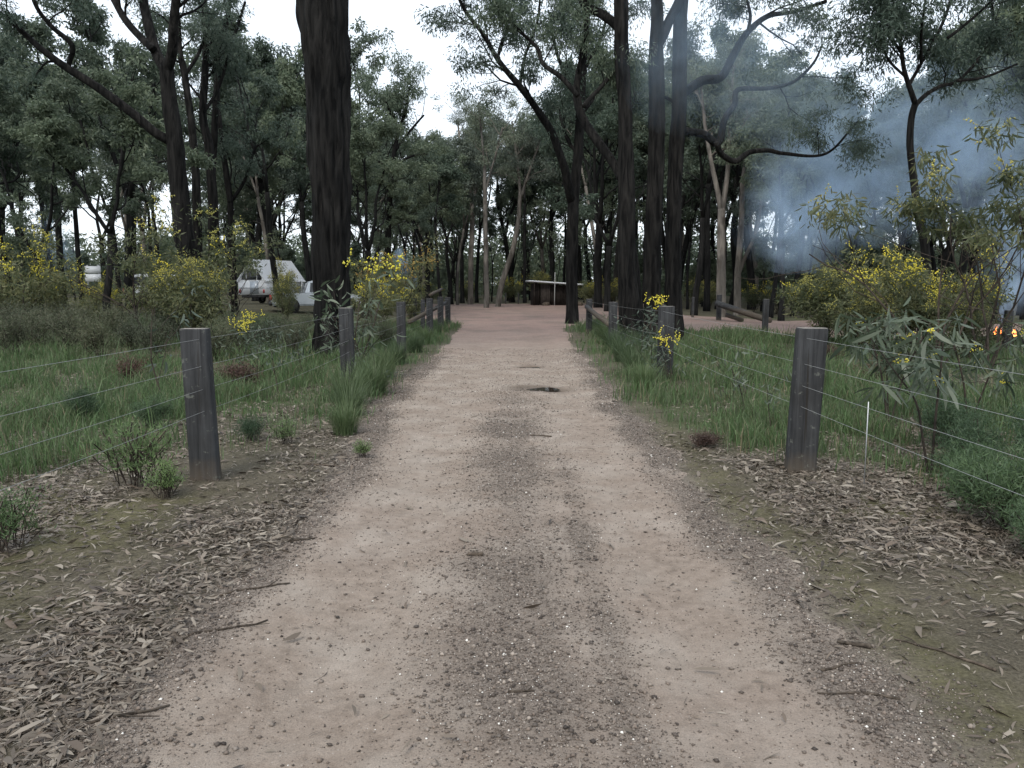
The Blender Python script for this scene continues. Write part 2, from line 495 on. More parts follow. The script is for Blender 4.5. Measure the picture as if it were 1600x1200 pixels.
def road_material():
    m, nt, out = mat("dirt_track")
    at = nd(nt, "ShaderNodeAttribute", attribute_name="mask"); sp = nd(nt, "ShaderNodeSeparateColor")
    nt.links.new(at.outputs['Color'], sp.inputs[0])
    n0 = noise(nt, 1.7, 5, .6); n1 = noise(nt, 14, 6, .7); n2_ = noise(nt, 95, 5, .75); n5 = noise(nt, 6, 4, .6, mp=(1, .45, 1))
    dirt = ramp(nt, n1, [(.28, (.158, .126, .102)), (.5, (.226, .184, .151)), (.74, (.288, .239, .200))])
    pale = ramp(nt, n5, [(.35, (.248, .214, .182)), (.7, (.345, .302, .260))])
    dirt = mix(nt, dirt, pale, ramp(nt, n0, [(.42, (0, 0, 0)), (.62, (.75, .75, .75))]))
    grav = ramp(nt, n2_, [(.28, (.065, .054, .046)), (.45, (.132, .111, .094)), (.62, (.205, .174, .148)), (.76, (.32, .28, .245))])
    red = ramp(nt, n1, [(.3, (.165, .112, .098)), (.7, (.27, .195, .172))])
    c = mix(nt, dirt, red, sp.outputs[1])
    gf = math_(nt, 'ADD', sp.outputs[0], math_(nt, 'MULTIPLY', math_(nt, 'SUBTRACT', n1, .5), 1.1))
    c = mix(nt, c, grav, ramp(nt, gf, [(.22, (0, 0, 0)), (.75, (.92, .92, .92))]))
    pch = ramp(nt, noise(nt, .55, 5, .65, mp=(1, .6, 1)), [(.46, (0, 0, 0)), (.62, (.8, .8, .8))])
    c = mix(nt, c, ramp(nt, n1, [(.3, (.085, .072, .062)), (.7, (.19, .155, .135))]), mix(nt, pch, sp.outputs[1], 1.0, 'MULTIPLY'))
    fl = noise(nt, 150, 4, .8)
    c = mix(nt, c, ramp(nt, fl, [(.3, (.62, .60, .58)), (.48, (1, 1, 1)), (.72, (1.22, 1.22, 1.2))]), 1.0, 'MULTIPLY')
    v = nd(nt, "ShaderNodeTexVoronoi"); v.inputs['Scale'].default_value = 70
    tc = nd(nt, "ShaderNodeTexCoord"); nt.links.new(tc.outputs['Object'], v.inputs['Vector'])
    peb = ramp(nt, v.outputs['Distance'], [(.12, (.9, .9, .9)), (.3, (0, 0, 0))])
    sel = ramp(nt, nd_sep(nt, v.outputs['Color']), [(.80, (0, 0, 0)), (.82, (1, 1, 1))])
    pc = mix(nt, (.05, .043, .04), (.42, .38, .34), nd_sep(nt, v.outputs['Color'], 1))
    pf = mix(nt, peb, sel, 1.0, 'MULTIPLY')
    c = mix(nt, c, pc, mix(nt, pf, (.75, .75, .75), 1.0, 'MULTIPLY'))
    damp = sp.outputs[2]
    c = mix(nt, c, mix(nt, c, (.42, .40, .38), 1.0, 'MULTIPLY'), damp)
    h = math_(nt, 'ADD', math_(nt, 'MULTIPLY', n2_, .6), math_(nt, 'MULTIPLY', n1, .8))
    principled(nt, out, c, .92, h, .75, .022, spec=.2)
    return m


def nd_sep(nt, col, i=0):
    s = nd(nt, "ShaderNodeSeparateColor"); nt.links.new(col, s.inputs[0]); return s.outputs[i]


def gravel_mask(x, y):
    cen = np.exp(-((x - .02 - .12 * (n2(x, y, .6, 65) - .5)) / .36) ** 2) * sstep(14, 8, y) * sstep(1.0, 3.5, y + n2(x, y, .5, 61) * 2)
    rs = np.exp(-((x - .42) / .13) ** 2) * sstep(9, 5, y) * .7
    sdv = road_sd(x, y)
    edge = np.exp(-((sdv - .06) / .20) ** 2) * sstep(26, 9, y) * .95
    nz = n2(x, y, 1.4, 63, 4)
    return np.clip((np.maximum(np.maximum(cen * .85, rs), edge)) * np.maximum(np.clip(2.6 * nz - .45, 0, 1.3), .62 * np.exp(-((x - .05) / .3) ** 2)) + .30 * (nz - .5), 0, 1)


def grass_mask(x, y):
    """how grassy the ground is, 0..1"""
    sdv = road_sd(x, y)
    left = sstep(6.6, 10.5, y + (-x - 2.2) * 1.15 + (n2(x, y, .6, 71) - .5) * 5) * (x < 0)
    right = sstep(7.2, 10.2, y + (x - 2.0) * 1.9 + (n2(x, y, .6, 73) - .5) * 4) * (x > 0)
    g = (left + right) * (.25 * sstep(.12, -.1, sdv) + .75 * sstep(-.05, -.75, sdv)) * (.25 + 1.05 * sstep(.36, .62, n2(x, y, .9, 75, 4)))
    return np.clip(g, 0, 1)


def moss_mask(x, y):
    return np.maximum(sstep(.50, .62, n2(x, y, .75, 81, 4)), .8 * sstep(-.62, -.25, road_sd(x, y)) * (x > 0)) * sstep(.12, -.12, road_sd(x, y)) * sstep(12, 6, y)


def build_ground():
    xs = axis([(-400, -100, 30), (-100, -30, 5), (-30, -8, .8), (-8, -5, .2), (-5, 5, .06), (5, 8, .2), (8, 30, .8), (30, 100, 5), (100, 400, 30)])
    ys = axis([(-60, -4, 4), (-4, 1, .5), (1, 9, .06), (9, 16, .12), (16, 40, .5), (40, 110, 2), (110, 600, 30)])
    Xg, Yg, q = grid(xs, ys)
    Z = ground_h(Xg, Yg)
    sdv = road_sd(Xg, Yg)
    gm = np.where(Yg > 40, .3, grass_mask(Xg, Yg))
    mask = np.stack([np.clip(gm, 0, 1) * .85, moss_mask(Xg, Yg), np.exp(-(np.minimum(sdv, 0) / .16) ** 2) * .8 * sstep(30, 10, Yg), np.ones_like(Z)], -1)
    me = mesh_np("ground", np.stack([Xg, Yg, Z], -1).reshape(-1, 3), [q], [ground_material()], smooth=True, attr={"mask": mask.reshape(-1, 4)})
    tag(link("ground", me), "forest floor of leaf litter, moss and grassy earth beside the track", "ground", kind="structure")


def build_road():
    xs = axis([(-30, -6, .6), (-6, -2.4, .3), (-2.4, 2.6, .04), (2.6, 6, .25), (6, 42, .6)])
    ys = axis([(-6, 1, .5), (1, 9, .04), (9, 16, .08), (16, 30, .25), (30, 78, .6)])
    Xg, Yg, q = grid(xs, ys)
    Z = road_h(Xg, Yg); sdv = road_sd(Xg, Yg)
    s = sdv.ravel()
    q = q[(s[q].max(1) > -.5)]
    gm = gravel_mask(Xg, Yg)
    red = sstep(14, 32, Yg) * (.5 + 1.0 * n2(Xg, Yg, .3, 91)) * .85 + .05 * sstep(.5, .7, n2(Xg, Yg, .8, 93))
    damp = np.zeros_like(Z)
    for (cx, cy_, rx, ry) in PUDDLES:
        damp = np.maximum(damp, np.exp(-(((Xg - cx) / (rx * 1.5)) ** 2 + ((Yg - cy_) / (ry * 1.8)) ** 2) ** 2))
    mask = np.stack([gm, np.clip(red, 0, 1), damp * .8, np.ones_like(Z)], -1).reshape(-1, 4)
    V = np.stack([Xg, Yg, Z], -1).reshape(-1, 3)
    used = np.unique(q); remap = np.full(len(V), -1); remap[used] = np.arange(len(used))
    me = mesh_np("dirt_road", V[used], [remap[q]], [road_material()], smooth=True, attr={"mask": mask[used]})
    tag(link("dirt_road", me), "pinkish dirt track running straight ahead into a cleared turning area", "road", kind="structure")


def surf_h(x, y):
    return np.maximum(ground_h(x, y), np.where(road_sd(x, y) > -.5, road_h(x, y), -9))


def GZ(x, y):
    return float(surf_h(np.array([x]), np.array([y]))[0])


build_ground(); build_road()


def build_puddles():
    m, nt, out = mat("puddle_water")
    principled(nt, out, (.035, .028, .022), .04, spec=.6)
    labs = ["long shallow muddy puddle in the middle of the track", "smaller narrow puddle farther along the track", "tiny wet patch of water left of the long puddle"]
    for i, (cx, cy_, rx, ry) in enumerate(PUDDLES[:2]):
        a = np.linspace(0, 2 * math.pi, 48, endpoint=False)
        r = 1 + .35 * (fbm(np.stack([np.cos(a) * 1.5, np.sin(a) * 1.5, np.full(48, i * 3.1)], 1), 5 + i) - .5) * 2
        V = np.stack([cx + np.cos(a) * rx * r, cy_ + np.sin(a) * ry * r, np.zeros(48)], 1)
        z = float(road_h(np.array([cx]), np.array([cy_]))[0]) + .014
        V[:, 2] = z
        V = np.vstack([V, (cx, cy_, z)])
        j = np.arange(48)
        o = link("puddle", mesh_np("puddle", V, [np.stack([j, (j + 1) % 48, np.full(48, 48)], 1)], [m]))
        tag(o, labs[i], "puddle", kind="structure")


build_puddles()

# ------------------------------------------------------------------ plants: shared shapes
def unit(a):
    return a / (np.linalg.norm(a, axis=-1, keepdims=True) + 1e-9)


def leaf_quads(c, axis_, L, wd, rg, fold=0.0):
    """flat lance-shaped leaves: c (N,3) bases, axis_ (N,3), L, wd (N,)"""
    n = len(c)
    b = unit(np.cross(axis_, rg.normal(size=(n, 3))))
    L = np.asarray(L) * np.ones(n); wd = np.asarray(wd) * np.ones(n)
    mid = c + axis_ * (L * .42)[:, None]
    V = np.stack([c, mid + b * (wd / 2)[:, None], c + axis_ * L[:, None], mid - b * (wd / 2)[:, None]], 1).reshape(-1, 3)
    i = np.arange(n)[:, None] * 4
    return V, np.concatenate([i, i + 1, i + 2, i + 3], 1)


def sickle_strips(c, axis_, L, wd, rg, curve=.35, seg=4):
    n = len(c)
    b = unit(np.cross(axis_, rg.normal(size=(n, 3)))); nrm = np.cross(axis_, b)
    L = np.asarray(L) * np.ones(n); wd = np.asarray(wd) * np.ones(n)
    cv = curve * rg.uniform(-1, 1, n) * 1.2; dr = rg.uniform(-.35, .35, n)
    rows = []
    for k in range(seg + 1):
        t = k / seg
        p = c + axis_ * (L * t)[:, None] + b * (cv * L * t * t)[:, None] + nrm * (dr * L * t * t)[:, None]
        w = wd * (math.sin(math.pi * min(.97, .06 + .92 * t)) ** .7) / 2
        rows += [p - b * w[:, None], p + b * w[:, None]]
    V = np.stack(rows, 1).reshape(-1, 3); m = 2 * (seg + 1)
    i = np.arange(n)[:, None] * m
    F = np.concatenate([np.concatenate([i + 2 * k, i + 2 * k + 1, i + 2 * k + 3, i + 2 * k + 2], 1) for k in range(seg)], 0)
    return V, F


def cluster_leaves(cl, per, L, wd, rg, droop=.8, jitter=.35, flat=.75, sick=False):
    cl = np.asarray(cl, float)
    n = len(cl) * per
    c = np.repeat(cl[:, :3], per, 0); r = np.repeat(cl[:, 3], per)
    d = unit(rg.normal(size=(n, 3))) * (rg.uniform(0, 1, n) ** .45)[:, None]
    d[:, 2] *= flat
    p = c + d * r[:, None]
    ax = unit(rg.normal(size=(n, 3)) * .75 + np.array((0, 0, -droop)) + d * .5)
    LL = L * rg.uniform(1 - jitter, 1 + jitter, n)
    return (sickle_strips if sick else leaf_quads)(p, ax, LL, LL * (wd / L), rg)


def grow(R, p, d, L, rad, lev, wood, cl, up=.05, wig=.25, nch=(3, 4), cr=.5, ang=(25, 60), keep=None):
    n = max(4, int(L / .35)); d = np.array(d, float); p = np.array(p, float)
    pts = [p.copy()]; dirs = [d.copy()]
    for i in range(n):
        d = d + np.array([R.gauss(0, wig), R.gauss(0, wig), R.gauss(0, wig * .7) + up])
        d /= np.linalg.norm(d); p = p + d * L / n; pts.append(p.copy()); dirs.append(d.copy())
    pts = np.array(pts)
    radii = np.linspace(rad, max(rad * .45, .004), n + 1)
    if keep is not None and not keep(pts[-1]): return
    wood.append((pts, radii, lev))
    if lev <= 0:
        cl.append((*pts[-1], cr * R.uniform(.7, 1.25)))
        if R.random() < .7: cl.append((*pts[int(n * .6)], cr * R.uniform(.5, .9)))
        return
    k = R.randint(*nch)
    for c in range(k):
        f = .38 + .62 * (c + R.random() * .7) / k; f = min(f, 1)
        i = min(n, int(f * n))
        a = R.uniform(0, 2 * math.pi); th = math.radians(R.uniform(*ang))
        dd = dirs[i]; u = np.cross(dd, (0.3, .2, 1)); u /= np.linalg.norm(u) + 1e-9; v = np.cross(dd, u)
        cd = dd * math.cos(th) + (u * math.cos(a) + v * math.sin(a)) * math.sin(th)
        grow(R, pts[i], cd, L * R.uniform(.5, .72), radii[i] * R.uniform(.5, .7), lev - 1, wood, cl, up, wig, nch, cr, ang, keep)


def furrow(amp, sx=11., sz=.9, seed=1):
    def f(pts, a):
        n, k = len(pts), len(a)
        z = pts[:, 2]
        p = np.stack([np.cos(a)[None] * sx * .16 * np.ones((n, 1)) * 2, np.sin(a)[None] * sx * .16 * np.ones((n, 1)) * 2, (z * sz)[:, None] * np.ones((1, k))], -1).reshape(-1, 3)
        q = p * np.array((3, 3, 1.0))
        return (1 + amp * (fbm(p, seed, 2) - .5) * 1.6 + amp * (vnoise(q * 2, seed + 9) - .5) * 1.3).reshape(n, k)
    return f


def tree_meshes(seed, H, r0, kind, base_f, spread, leaders, leafL, per, cr, far=True, lean=.03, sides=8, lev=2, limbs=4, limb_ang=(35, 65)):
    R = random.Random(seed); rg = np.random.default_rng(seed)
    wood, cl = [], []
    n = 14; hb = H * base_f
    p = np.zeros(3); d = np.array([R.gauss(0, lean), R.gauss(0, lean), 1.0]); pts = [p.copy() - (0, 0, .3)]
    for i in range(n):
        d = d + np.array([R.gauss(0, .035), R.gauss(0, .035), .05]); d /= np.linalg.norm(d); p = p + d * hb / n; pts.append(p.copy())
    trunk = [(np.array(pts), r0 * np.concatenate([[1.35, 1.12], np.linspace(1, .78, n - 1)]))]
    for l in range(leaders):
        a = 2 * math.pi * (l + R.random() * .6) / leaders; th = math.radians(R.uniform(8, 26) if leaders > 1 else 4)
        dd = np.array([math.cos(a) * math.sin(th), math.sin(a) * math.sin(th), math.cos(th)])
        q = pts[-1].copy(); lp = [q.copy()]; m = 9; Ll = (H - hb) * R.uniform(.66, .82)
        for i in range(m):
            dd = dd + np.array([R.gauss(0, .10), R.gauss(0, .10), .06]); dd /= np.linalg.norm(dd); q = q + dd * Ll / m; lp.append(q.copy())
        lr = r0 * (.75 if leaders == 1 else .58) * np.linspace(1, .35, m + 1)
        trunk.append((np.array(lp), lr))
        for j in range(limbs):
            f = .12 + .85 * (j + R.random() * .6) / limbs; i = min(m, int(f * m) + 1)
            az = R.uniform(0, 2 * math.pi) if leaders == 1 else a + R.gauss(0, 1.1)
            t2 = math.radians(R.uniform(*limb_ang)) * (1 - .35 * f)
            cd = np.array([math.cos(az) * math.sin(t2), math.sin(az) * math.sin(t2), math.cos(t2)])
            grow(R, lp[i], cd, spread * R.uniform(.45, .75) * (1.15 - .45 * f), lr[i] * .55, lev, wood, cl, .05, .22, (2, 3), cr)
        grow(R, lp[-1], dd, spread * .45, lr[-1], lev, wood, cl, .08, .22, (2, 3), cr)
    # a few bare dead sticks below the crown
    for j in range(R.randint(1, 4)):
        i = R.randint(n // 2, n); az = R.uniform(0, 6.28)
        grow(R, pts[i], (math.cos(az), math.sin(az), .5), spread * .35, r0 * .12, 0, wood, [], .02, .2)
    bark = M['gum'] if kind == 'gum' else M['iron_far']
    mb = MB()
    for pt, rr in trunk: mb.tube(pt, rr, sides)
    cb = MB()
    for pt, rr, lv in wood:
        (mb if lv >= 2 else cb).tube(pt, rr, 6 if lv >= 2 else (4 if lv == 1 else 3), 0, cap=lv >= 2)
    cl = np.array(cl)
    V, Fq = cluster_leaves(cl, per, leafL, leafL * (.35 if far else .2), rg, droop=.75)
    cb.add(V, [Fq], 1)
    lm = M['leaf_gum'] if kind == 'gum' else (M['leaf_far'] if far else M['leaf_euc'])
    return mb.mesh(kind + "_trunk", [bark], True), cb.mesh(kind + "_crown", [bark, lm]), float(cl[:, 2].max())


def place_tree(name, meshes, loc, rz, sc, label, cat="tree", group=None):
    o = empty(name, loc, label, cat, group, rz, sc)
    link("trunk", meshes[0], o); link("crown", meshes[1], o)
    return o


def shrub_meshes(seed, H, Wd, nst, leaf, L, wd, per, cr, lev=1, blossom=None, bfrac=.5, bper=30, bsize=.035, stem_r=.02, droop=.3, sick=False, topheavy=.35, sp=.9, wig=.22, up=.12, above=0):
    R = random.Random(seed); rg = np.random.default_rng(seed); wood, cl = [], []
    for s in range(nst):
        a = 2 * math.pi * (s + R.random()) / nst; t = R.uniform(.05, .5) * sp
        d = np.array([math.cos(a) * math.sin(t) * Wd / H * 1.2, math.sin(a) * math.sin(t) * Wd / H * 1.2, 1]); d /= np.linalg.norm(d)
        grow(R, (R.gauss(0, .05), R.gauss(0, .05), -.05), d, H * R.uniform(.5, .72), stem_r, lev, wood, cl, up, wig, (3, 5), cr, (25, 60))
    sb = MB()
    for pt, rr, lv in wood: sb.tube(pt, rr, 5 if lv == lev else 3, 0, cap=False)
    cl = np.array(cl); cl[:, 2] = np.maximum(cl[:, 2], .12)
    if above: cl = cl[cl[:, 2] > above * cl[:, 2].max()]
    fb = MB(); V, Fq = cluster_leaves(cl, per, L, wd, rg, droop=droop, sick=sick); fb.add(V, [Fq], 0)
    res = [sb.mesh("shrub_stem", [M['twig']], True), fb.mesh("shrub_foliage", [leaf])]
    if blossom is not None:
        zt = np.quantile(cl[:, 2], topheavy)
        bc = cl[(cl[:, 2] > zt)]; bc = bc[rg.random(len(bc)) < bfrac]
        if len(bc) == 0: bc = cl[-2:]
        bb = MB(); V, Fb = puffs(bc, bper, bsize, rg); bb.add(V, [Fb], 0)
        res.append(bb.mesh("shrub_blossom", [blossom]))
    else:
        res.append(None)
    return res


def puffs(cl, per, size, rg):
    """little fluffy balls strung along short sprays"""
    out = []
    for c in cl:
        ns = max(2, per // 9)
        for s in range(ns):
            o = c[:3] + unit(rg.normal(size=3)) * c[3] * rg.uniform(.1, .75) + (0, 0, c[3] * .25)
            d = unit(rg.normal(size=3) * .6 + (0, 0, .4)); t = np.arange(9) * size * .95
            out.append(o + d * t[:, None] + rg.normal(size=(9, 3)) * size * .5)
    c = np.vstack(out); n = len(c); r = size * rg.uniform(.35, .7, n)
    base = np.array([(1, 0, 0), (-1, 0, 0), (0, 1, 0), (0, -1, 0), (0, 0, 1), (0, 0, -1)], float)
    V = c[:, None] + base[None] * r[:, None, None]
    f = np.array([(0, 2, 4), (2, 1, 4), (1, 3, 4), (3, 0, 4), (2, 0, 5), (1, 2, 5), (3, 1, 5), (0, 3, 5)])
    return V.reshape(-1, 3), (np.arange(n)[:, None, None] * 6 + f[None]).reshape(-1, 3)


def place_shrub(name, ms, loc, rz, sc, label, cat="shrub", group=None):
    o = empty(name, loc, label, cat, group, rz, sc)
    link("stem", ms[0], o); link("foliage", ms[1], o)
    if ms[2] is not None: link("blossom", ms[2], o)
    return o


# ------------------------------------------------------------------ trees traced from the place
def trace(d, rows, dd=0.0):
    """rows of (px,py,width_px) -> (x,y,z,r); dd = lean in depth over the whole length"""
    out = []
    for i, (px, py, w) in enumerate(rows):
        de = d + dd * i / max(1, len(rows) - 1)
        q = P(px, py, de); out.append((*q, w / 2 * MPP(de, py)))
    return np.array(out)


def ground_row(row, flare=1.25):
    z = GZ(row[0], row[1]) - .15
    return np.array((row[0], row[1], z, row[3] * flare))


def hero(name, label, d, stems, limbs, seed, per=120, leafL=.13, cr=.45, bark='iron', sides=24, fur=.10, grow_on=(), crown_top=None, step=.1, keep=None, lev=1):
    """stems: list of traced polylines (first row lowest); limbs: list of (rows, dd, grow from fraction, length)"""
    R = random.Random(seed); rg = np.random.default_rng(seed)
    mb = MB(); cb = MB(); wood, cl = [], []
    root = None
    paths = []
    for s in stems:
        t = trace(*s) if isinstance(s, tuple) else s
        g = ground_row(t[0])
        if t[0][2] > g[2] + .1:
            m = t[0].copy(); m[2] = g[2] + min(.5, (t[0][2] - g[2]) * .5); m[3] *= 1.06
            t = np.vstack([g, m, t])
        if root is None: root = t[0][:3].copy()
        paths.append(t)
    o = empty(name, root, label, "tree")
    for i, t in enumerate(paths):
        q = resample(t, step, .05, seed + i)
        mb.tube(q[:, :3] - root, q[:, 3], sides, 0, True, furrow(fur, seed=seed + i))
    for j, (rows, dd, gf, gl) in enumerate(limbs):
        t = trace(d if not isinstance(rows, tuple) else rows[0], rows if not isinstance(rows, tuple) else rows[1], dd)
        q = resample(t, .12, .06, seed + 20 + j)
        mb.tube(q[:, :3] - root, q[:, 3], max(7, sides // 2), 0, True, furrow(fur * .8, seed=seed + 40 + j))
        if gl > 0:
            n = len(q); k = max(3, int((1 - gf) * np.linalg.norm(q[-1, :3] - q[0, :3]) / .55))
            for c in range(k):
                i = min(n - 1, int(n * (gf + (1 - gf) * (c + R.random()) / k)))
                tan = q[min(n - 1, i + 1), :3] - q[max(0, i - 1), :3]; tan = tan / (np.linalg.norm(tan) + 1e-9)
                a = R.uniform(0, 6.283); u = unit(np.cross(tan, (.2, .1, 1.))); v = np.cross(tan, u)
                cd = tan * .5 + (u * math.cos(a) + v * math.sin(a)) * .8 + np.array((0, 0, .25))
                grow(R, q[i, :3], cd / np.linalg.norm(cd), gl * R.uniform(.6, 1.1), max(.008, q[i, 3] * .4), lev, wood, cl, .03, .25, (3, 4), cr, keep=keep)
    for (p, dr, L, r, lv) in grow_on:
        grow(R, p, dr, L, r, lv, wood, cl, .05, .2, (3, 4), cr, keep=keep)
    for pt, rr, lv in wood:
        (mb if lv >= 2 else cb).tube(pt - root, rr, 7 if lv >= 2 else (5 if lv == 1 else 3), 0, cap=lv >= 2)
    link("trunk", mb.mesh("trunk", [M[bark]], True), o)
    if len(cl):
        V, Fq = cluster_leaves(np.array(cl), per, leafL, leafL * .22, rg, droop=.8); cb.add(V - root, [Fq], 1)
        link("crown", cb.mesh("crown", [M[bark], M['leaf_euc'] if bark != 'gum' else M['leaf_gum']]), o)
    return o


def top_growth(px, py, d, n, L, r, seed, lev=2, zlift=0, spread=.7):
    R = random.Random(seed); p = P(px, py, d) + (0, 0, zlift); out = []
    for i in range(n):
        a = 2 * math.pi * (i + R.random() * .5) / n
        out.append((p, unit(np.array((math.cos(a) * spread, math.sin(a) * spread, .75))), L * R.uniform(.8, 1.2), r, lev))
    return out


# T1 the big trunk left of the track (crown above the frame)
hero("ironbark_tree", "massive dark furrowed trunk standing just behind the left wire fence", 17.5,
     [(17.5, [(514, 553, 60), (517.5, 530, 54), (518, 470, 54), (516.5, 373, 58), (515.5, 280, 60), (513.5, 187, 66), (511, 93, 70), (503.5, 0, 76), (498, -90, 70), (490, -190, 62)])],
     [], 11, per=90, leafL=.16, cr=.6, sides=56, fur=.17, step=.06,
     grow_on=top_growth(490, -190, 17.5, 4, 4.0, .26, 3), keep=lambda p: p[2] > 1.53 + (449 + 40) / 1256 * p[1])

# T2 forked tree with the long limb reaching left
hero("ironbark_tree", "forked dark tree with one long limb reaching up to the left", 27,
     [(27, [(301, 490, 36), (298, 440, 32), (291, 390, 30), (282, 320, 28), (275, 233, 26), (263, 140, 22), (259, 103, 22)])],
     [([(259, 112, 19), (268, 84, 16), (271, 47, 14), (275, 0, 13), (280, -80, 9)], -1, .35, 1.8),
      ([(258, 108, 18), (243, 80, 16), (233, 37, 15), (224, 0, 14), (215, -80, 9)], 1, .6, 1.8),
      ([(240, 78, 12), (205, 42, 11), (177, 0, 9), (150, -50, 6)], 1.5, .3, 1.6),
      ([(266, 221, 15), (240, 206, 14), (210, 180, 14), (154, 138, 13), (103, 105, 12), (65, 77, 10), (28, 44, 8), (0, 21, 7), (-50, -20, 5)], -2, .55, 1.4),
      ([(105, 106, 8), (108, 95, 8), (112, 70, 8), (80, 40, 7), (55, 5, 6), (40, -50, 4)], -1, .3, 1.4)],
     12, per=110, cr=.45, sides=28)

# T3 slender stems behind it
for i, (lab, rows) in enumerate([
    ("slender dark tree immediately right of the forked tree", [(309, 470, 17), (308, 355, 14), (303, 233, 12), (289, 117, 10), (282, 84, 8), (278, 20, 7)]),
    ("thickest of the slender dark stems right of the forked tree", [(336, 470, 19), (334, 345, 16), (327, 233, 14), (317, 177, 12), (322, 70, 10), (318, -20, 8)]),
    ("slender dark stem leaning right at its top", [(330, 465, 13), (332, 303, 11), (334, 224, 11), (343, 93, 8), (360, 0, 6), (372, -60, 5)]),
    ("thin crooked stem farthest right of the slender group", [(366, 468, 10), (360, 317, 9), (345, 210, 7), (340, 140, 5)])]):
    dd = 36 + i * 1.5
    hero("ironbark_tree", lab, dd, [(dd, rows)], [([rows[-3], rows[-2], rows[-1]], 0, .1, 1.9),
         ([(rows[-3][0], rows[-3][1], 6), (rows[-3][0] + 22, rows[-3][1] - 35, 5), (rows[-3][0] + 40, rows[-3][1] - 90, 4)], .5, .2, 1.3)],
         30 + i, per=90, leafL=.15, cr=.5, sides=12, fur=.07)

# T4 three tall trunks right of the track
hero("ironbark_tree", "left one of three tall black trunks, with a limb curling up toward the track", 22,
     [(22, [(984, 524, 33), (983, 480, 33), (980, 420, 29), (979, 330, 26), (979, 280, 26), (977, 187, 21), (972, 93, 22), (969, 0, 21), (966, -100, 18), (962, -200, 14)]),
      (22.3, [(998, 528, 22), (996, 500, 20), (992, 430, 15), (986, 360, 10)])],
     [([(972, 280, 14), (960, 258, 14), (933, 219, 14), (912, 187, 13), (901, 149, 12), (905, 107, 10), (915, 70, 8), (920, 20, 6)], 1.5, .6, 1.3),
      ([(902, 150, 8), (877, 121, 8), (849, 100, 7), (840, 75, 6), (803, 42, 4)], .6, .25, 1.3),
      ([(912, 166, 7), (917, 158, 7), (943, 131, 6), (961, 110, 4)], .5, .5, .9),
      ([(972, 48, 15), (961, 37, 15), (938, 21, 14), (915, 9, 13), (905, -20, 12), (890, -90, 8)], 1, .6, 1.5)],
     13, per=190, cr=.48, sides=36, fur=.15, grow_on=top_growth(962, -200, 22, 3, 3, .12, 5))
hero("ironbark_tree", "middle one of three tall black trunks, joined near the top to its right neighbour", 22.8,
     [(22.8, [(1019, 518, 31), (1019, 480, 27), (1020.5, 380, 26), (1024.5, 280, 25), (1026, 187, 25), (1026, 93, 22), (1025.5, 0, 18), (1022, -100, 15), (1018, -190, 12)])],
     [([(1030, 66, 16), (1038, 50, 17), (1048, 30, 16), (1060, 8, 15), (1064, -10, 10)], .6, 1, 0)],
     14, per=90, cr=.5, sides=36, fur=.15, grow_on=top_growth(1018, -190, 22.8, 3, 2.6, .1, 6))
hero("ironbark_tree", "right one of three tall black trunks, with long crooked limbs winding to the right", 23.5,
     [(23.5, [(1053, 512, 30), (1052, 470, 26), (1052, 373, 24), (1055, 280, 23), (1059.5, 187, 23), (1061.5, 93, 21.5), (1065, 0, 20), (1070, -90, 16), (1078, -180, 12)])],
     [([(1064, 150, 13), (1073, 142, 14), (1097, 126, 14), (1125, 121, 13), (1143, 89, 12), (1167, 51, 10), (1200, 25, 8), (1240, 18, 6), (1290, 2, 5)], 2, .5, 1.7),
      ([(1060, 205, 12), (1073, 205, 12), (1101, 210, 12), (1122, 224, 11), (1132, 187, 10), (1148, 163, 9), (1153, 140, 8), (1200, 138, 6), (1240, 128, 5), (1270, 100, 4), (1285, 70, 3)], 1.5, .62, 1.6),
      ([(1120, 222, 9), (1126, 240, 9), (1150, 252, 9), (1172, 238, 8), (1200, 235, 7), (1225, 240, 6), (1290, 240, 4), (1340, 190, 3)], 1.5, .6, 1.3),
      ([(1168, 50, 5), (1172, 25, 5), (1165, -10, 4)], .5, .1, 1.2), ([(1060, 170, 6), (1045, 155, 5), (1030, 150, 4)], .5, 1, 0)],
     15, per=170, cr=.5, sides=36, fur=.15, grow_on=top_growth(1078, -180, 23.5, 3, 3, .1, 7))

# T5 forked tree at the end of the right verge
hero("ironbark_tree", "dark forked tree by the track with a long limb leaning left over it", 34,
     [(34, [(894, 502, 21), (893.5, 470, 18), (893, 420, 18), (895, 330, 18), (897, 303, 17), (903, 243, 15), (906, 187, 14), (911, 107, 11), (917, 40, 8), (920, -20, 6)])],
     [([(894, 315, 14), (889, 298, 14), (882, 261, 13), (863, 210, 12), (840, 173, 11), (812, 135, 10), (777, 91, 8), (756, 56, 7), (728, 19, 6), (714, -8, 5)], -3, .45, 2.2),
      ([(908, 170, 7), (890, 130, 6), (870, 80, 5), (860, 20, 4)], 1, .3, 2.2),
      ([(812, 135, 6), (820, 90, 5), (838, 40, 4), (845, -10, 3)], -.5, .2, 2.0),
      ([(912, 110, 6), (935, 70, 5), (950, 20, 4)], 1, .3, 1.9), ([(903, 240, 6), (885, 215, 5), (872, 165, 4)], .8, .2, 1.9), ([(777, 91, 5), (790, 50, 4), (800, 0, 3)], -.4, .2, 1.9), ([(907, 180, 6), (930, 150, 5), (948, 120, 3)], 1.2, .2, 1.8)],
     16, per=185, leafL=.17, cr=.6, sides=22)

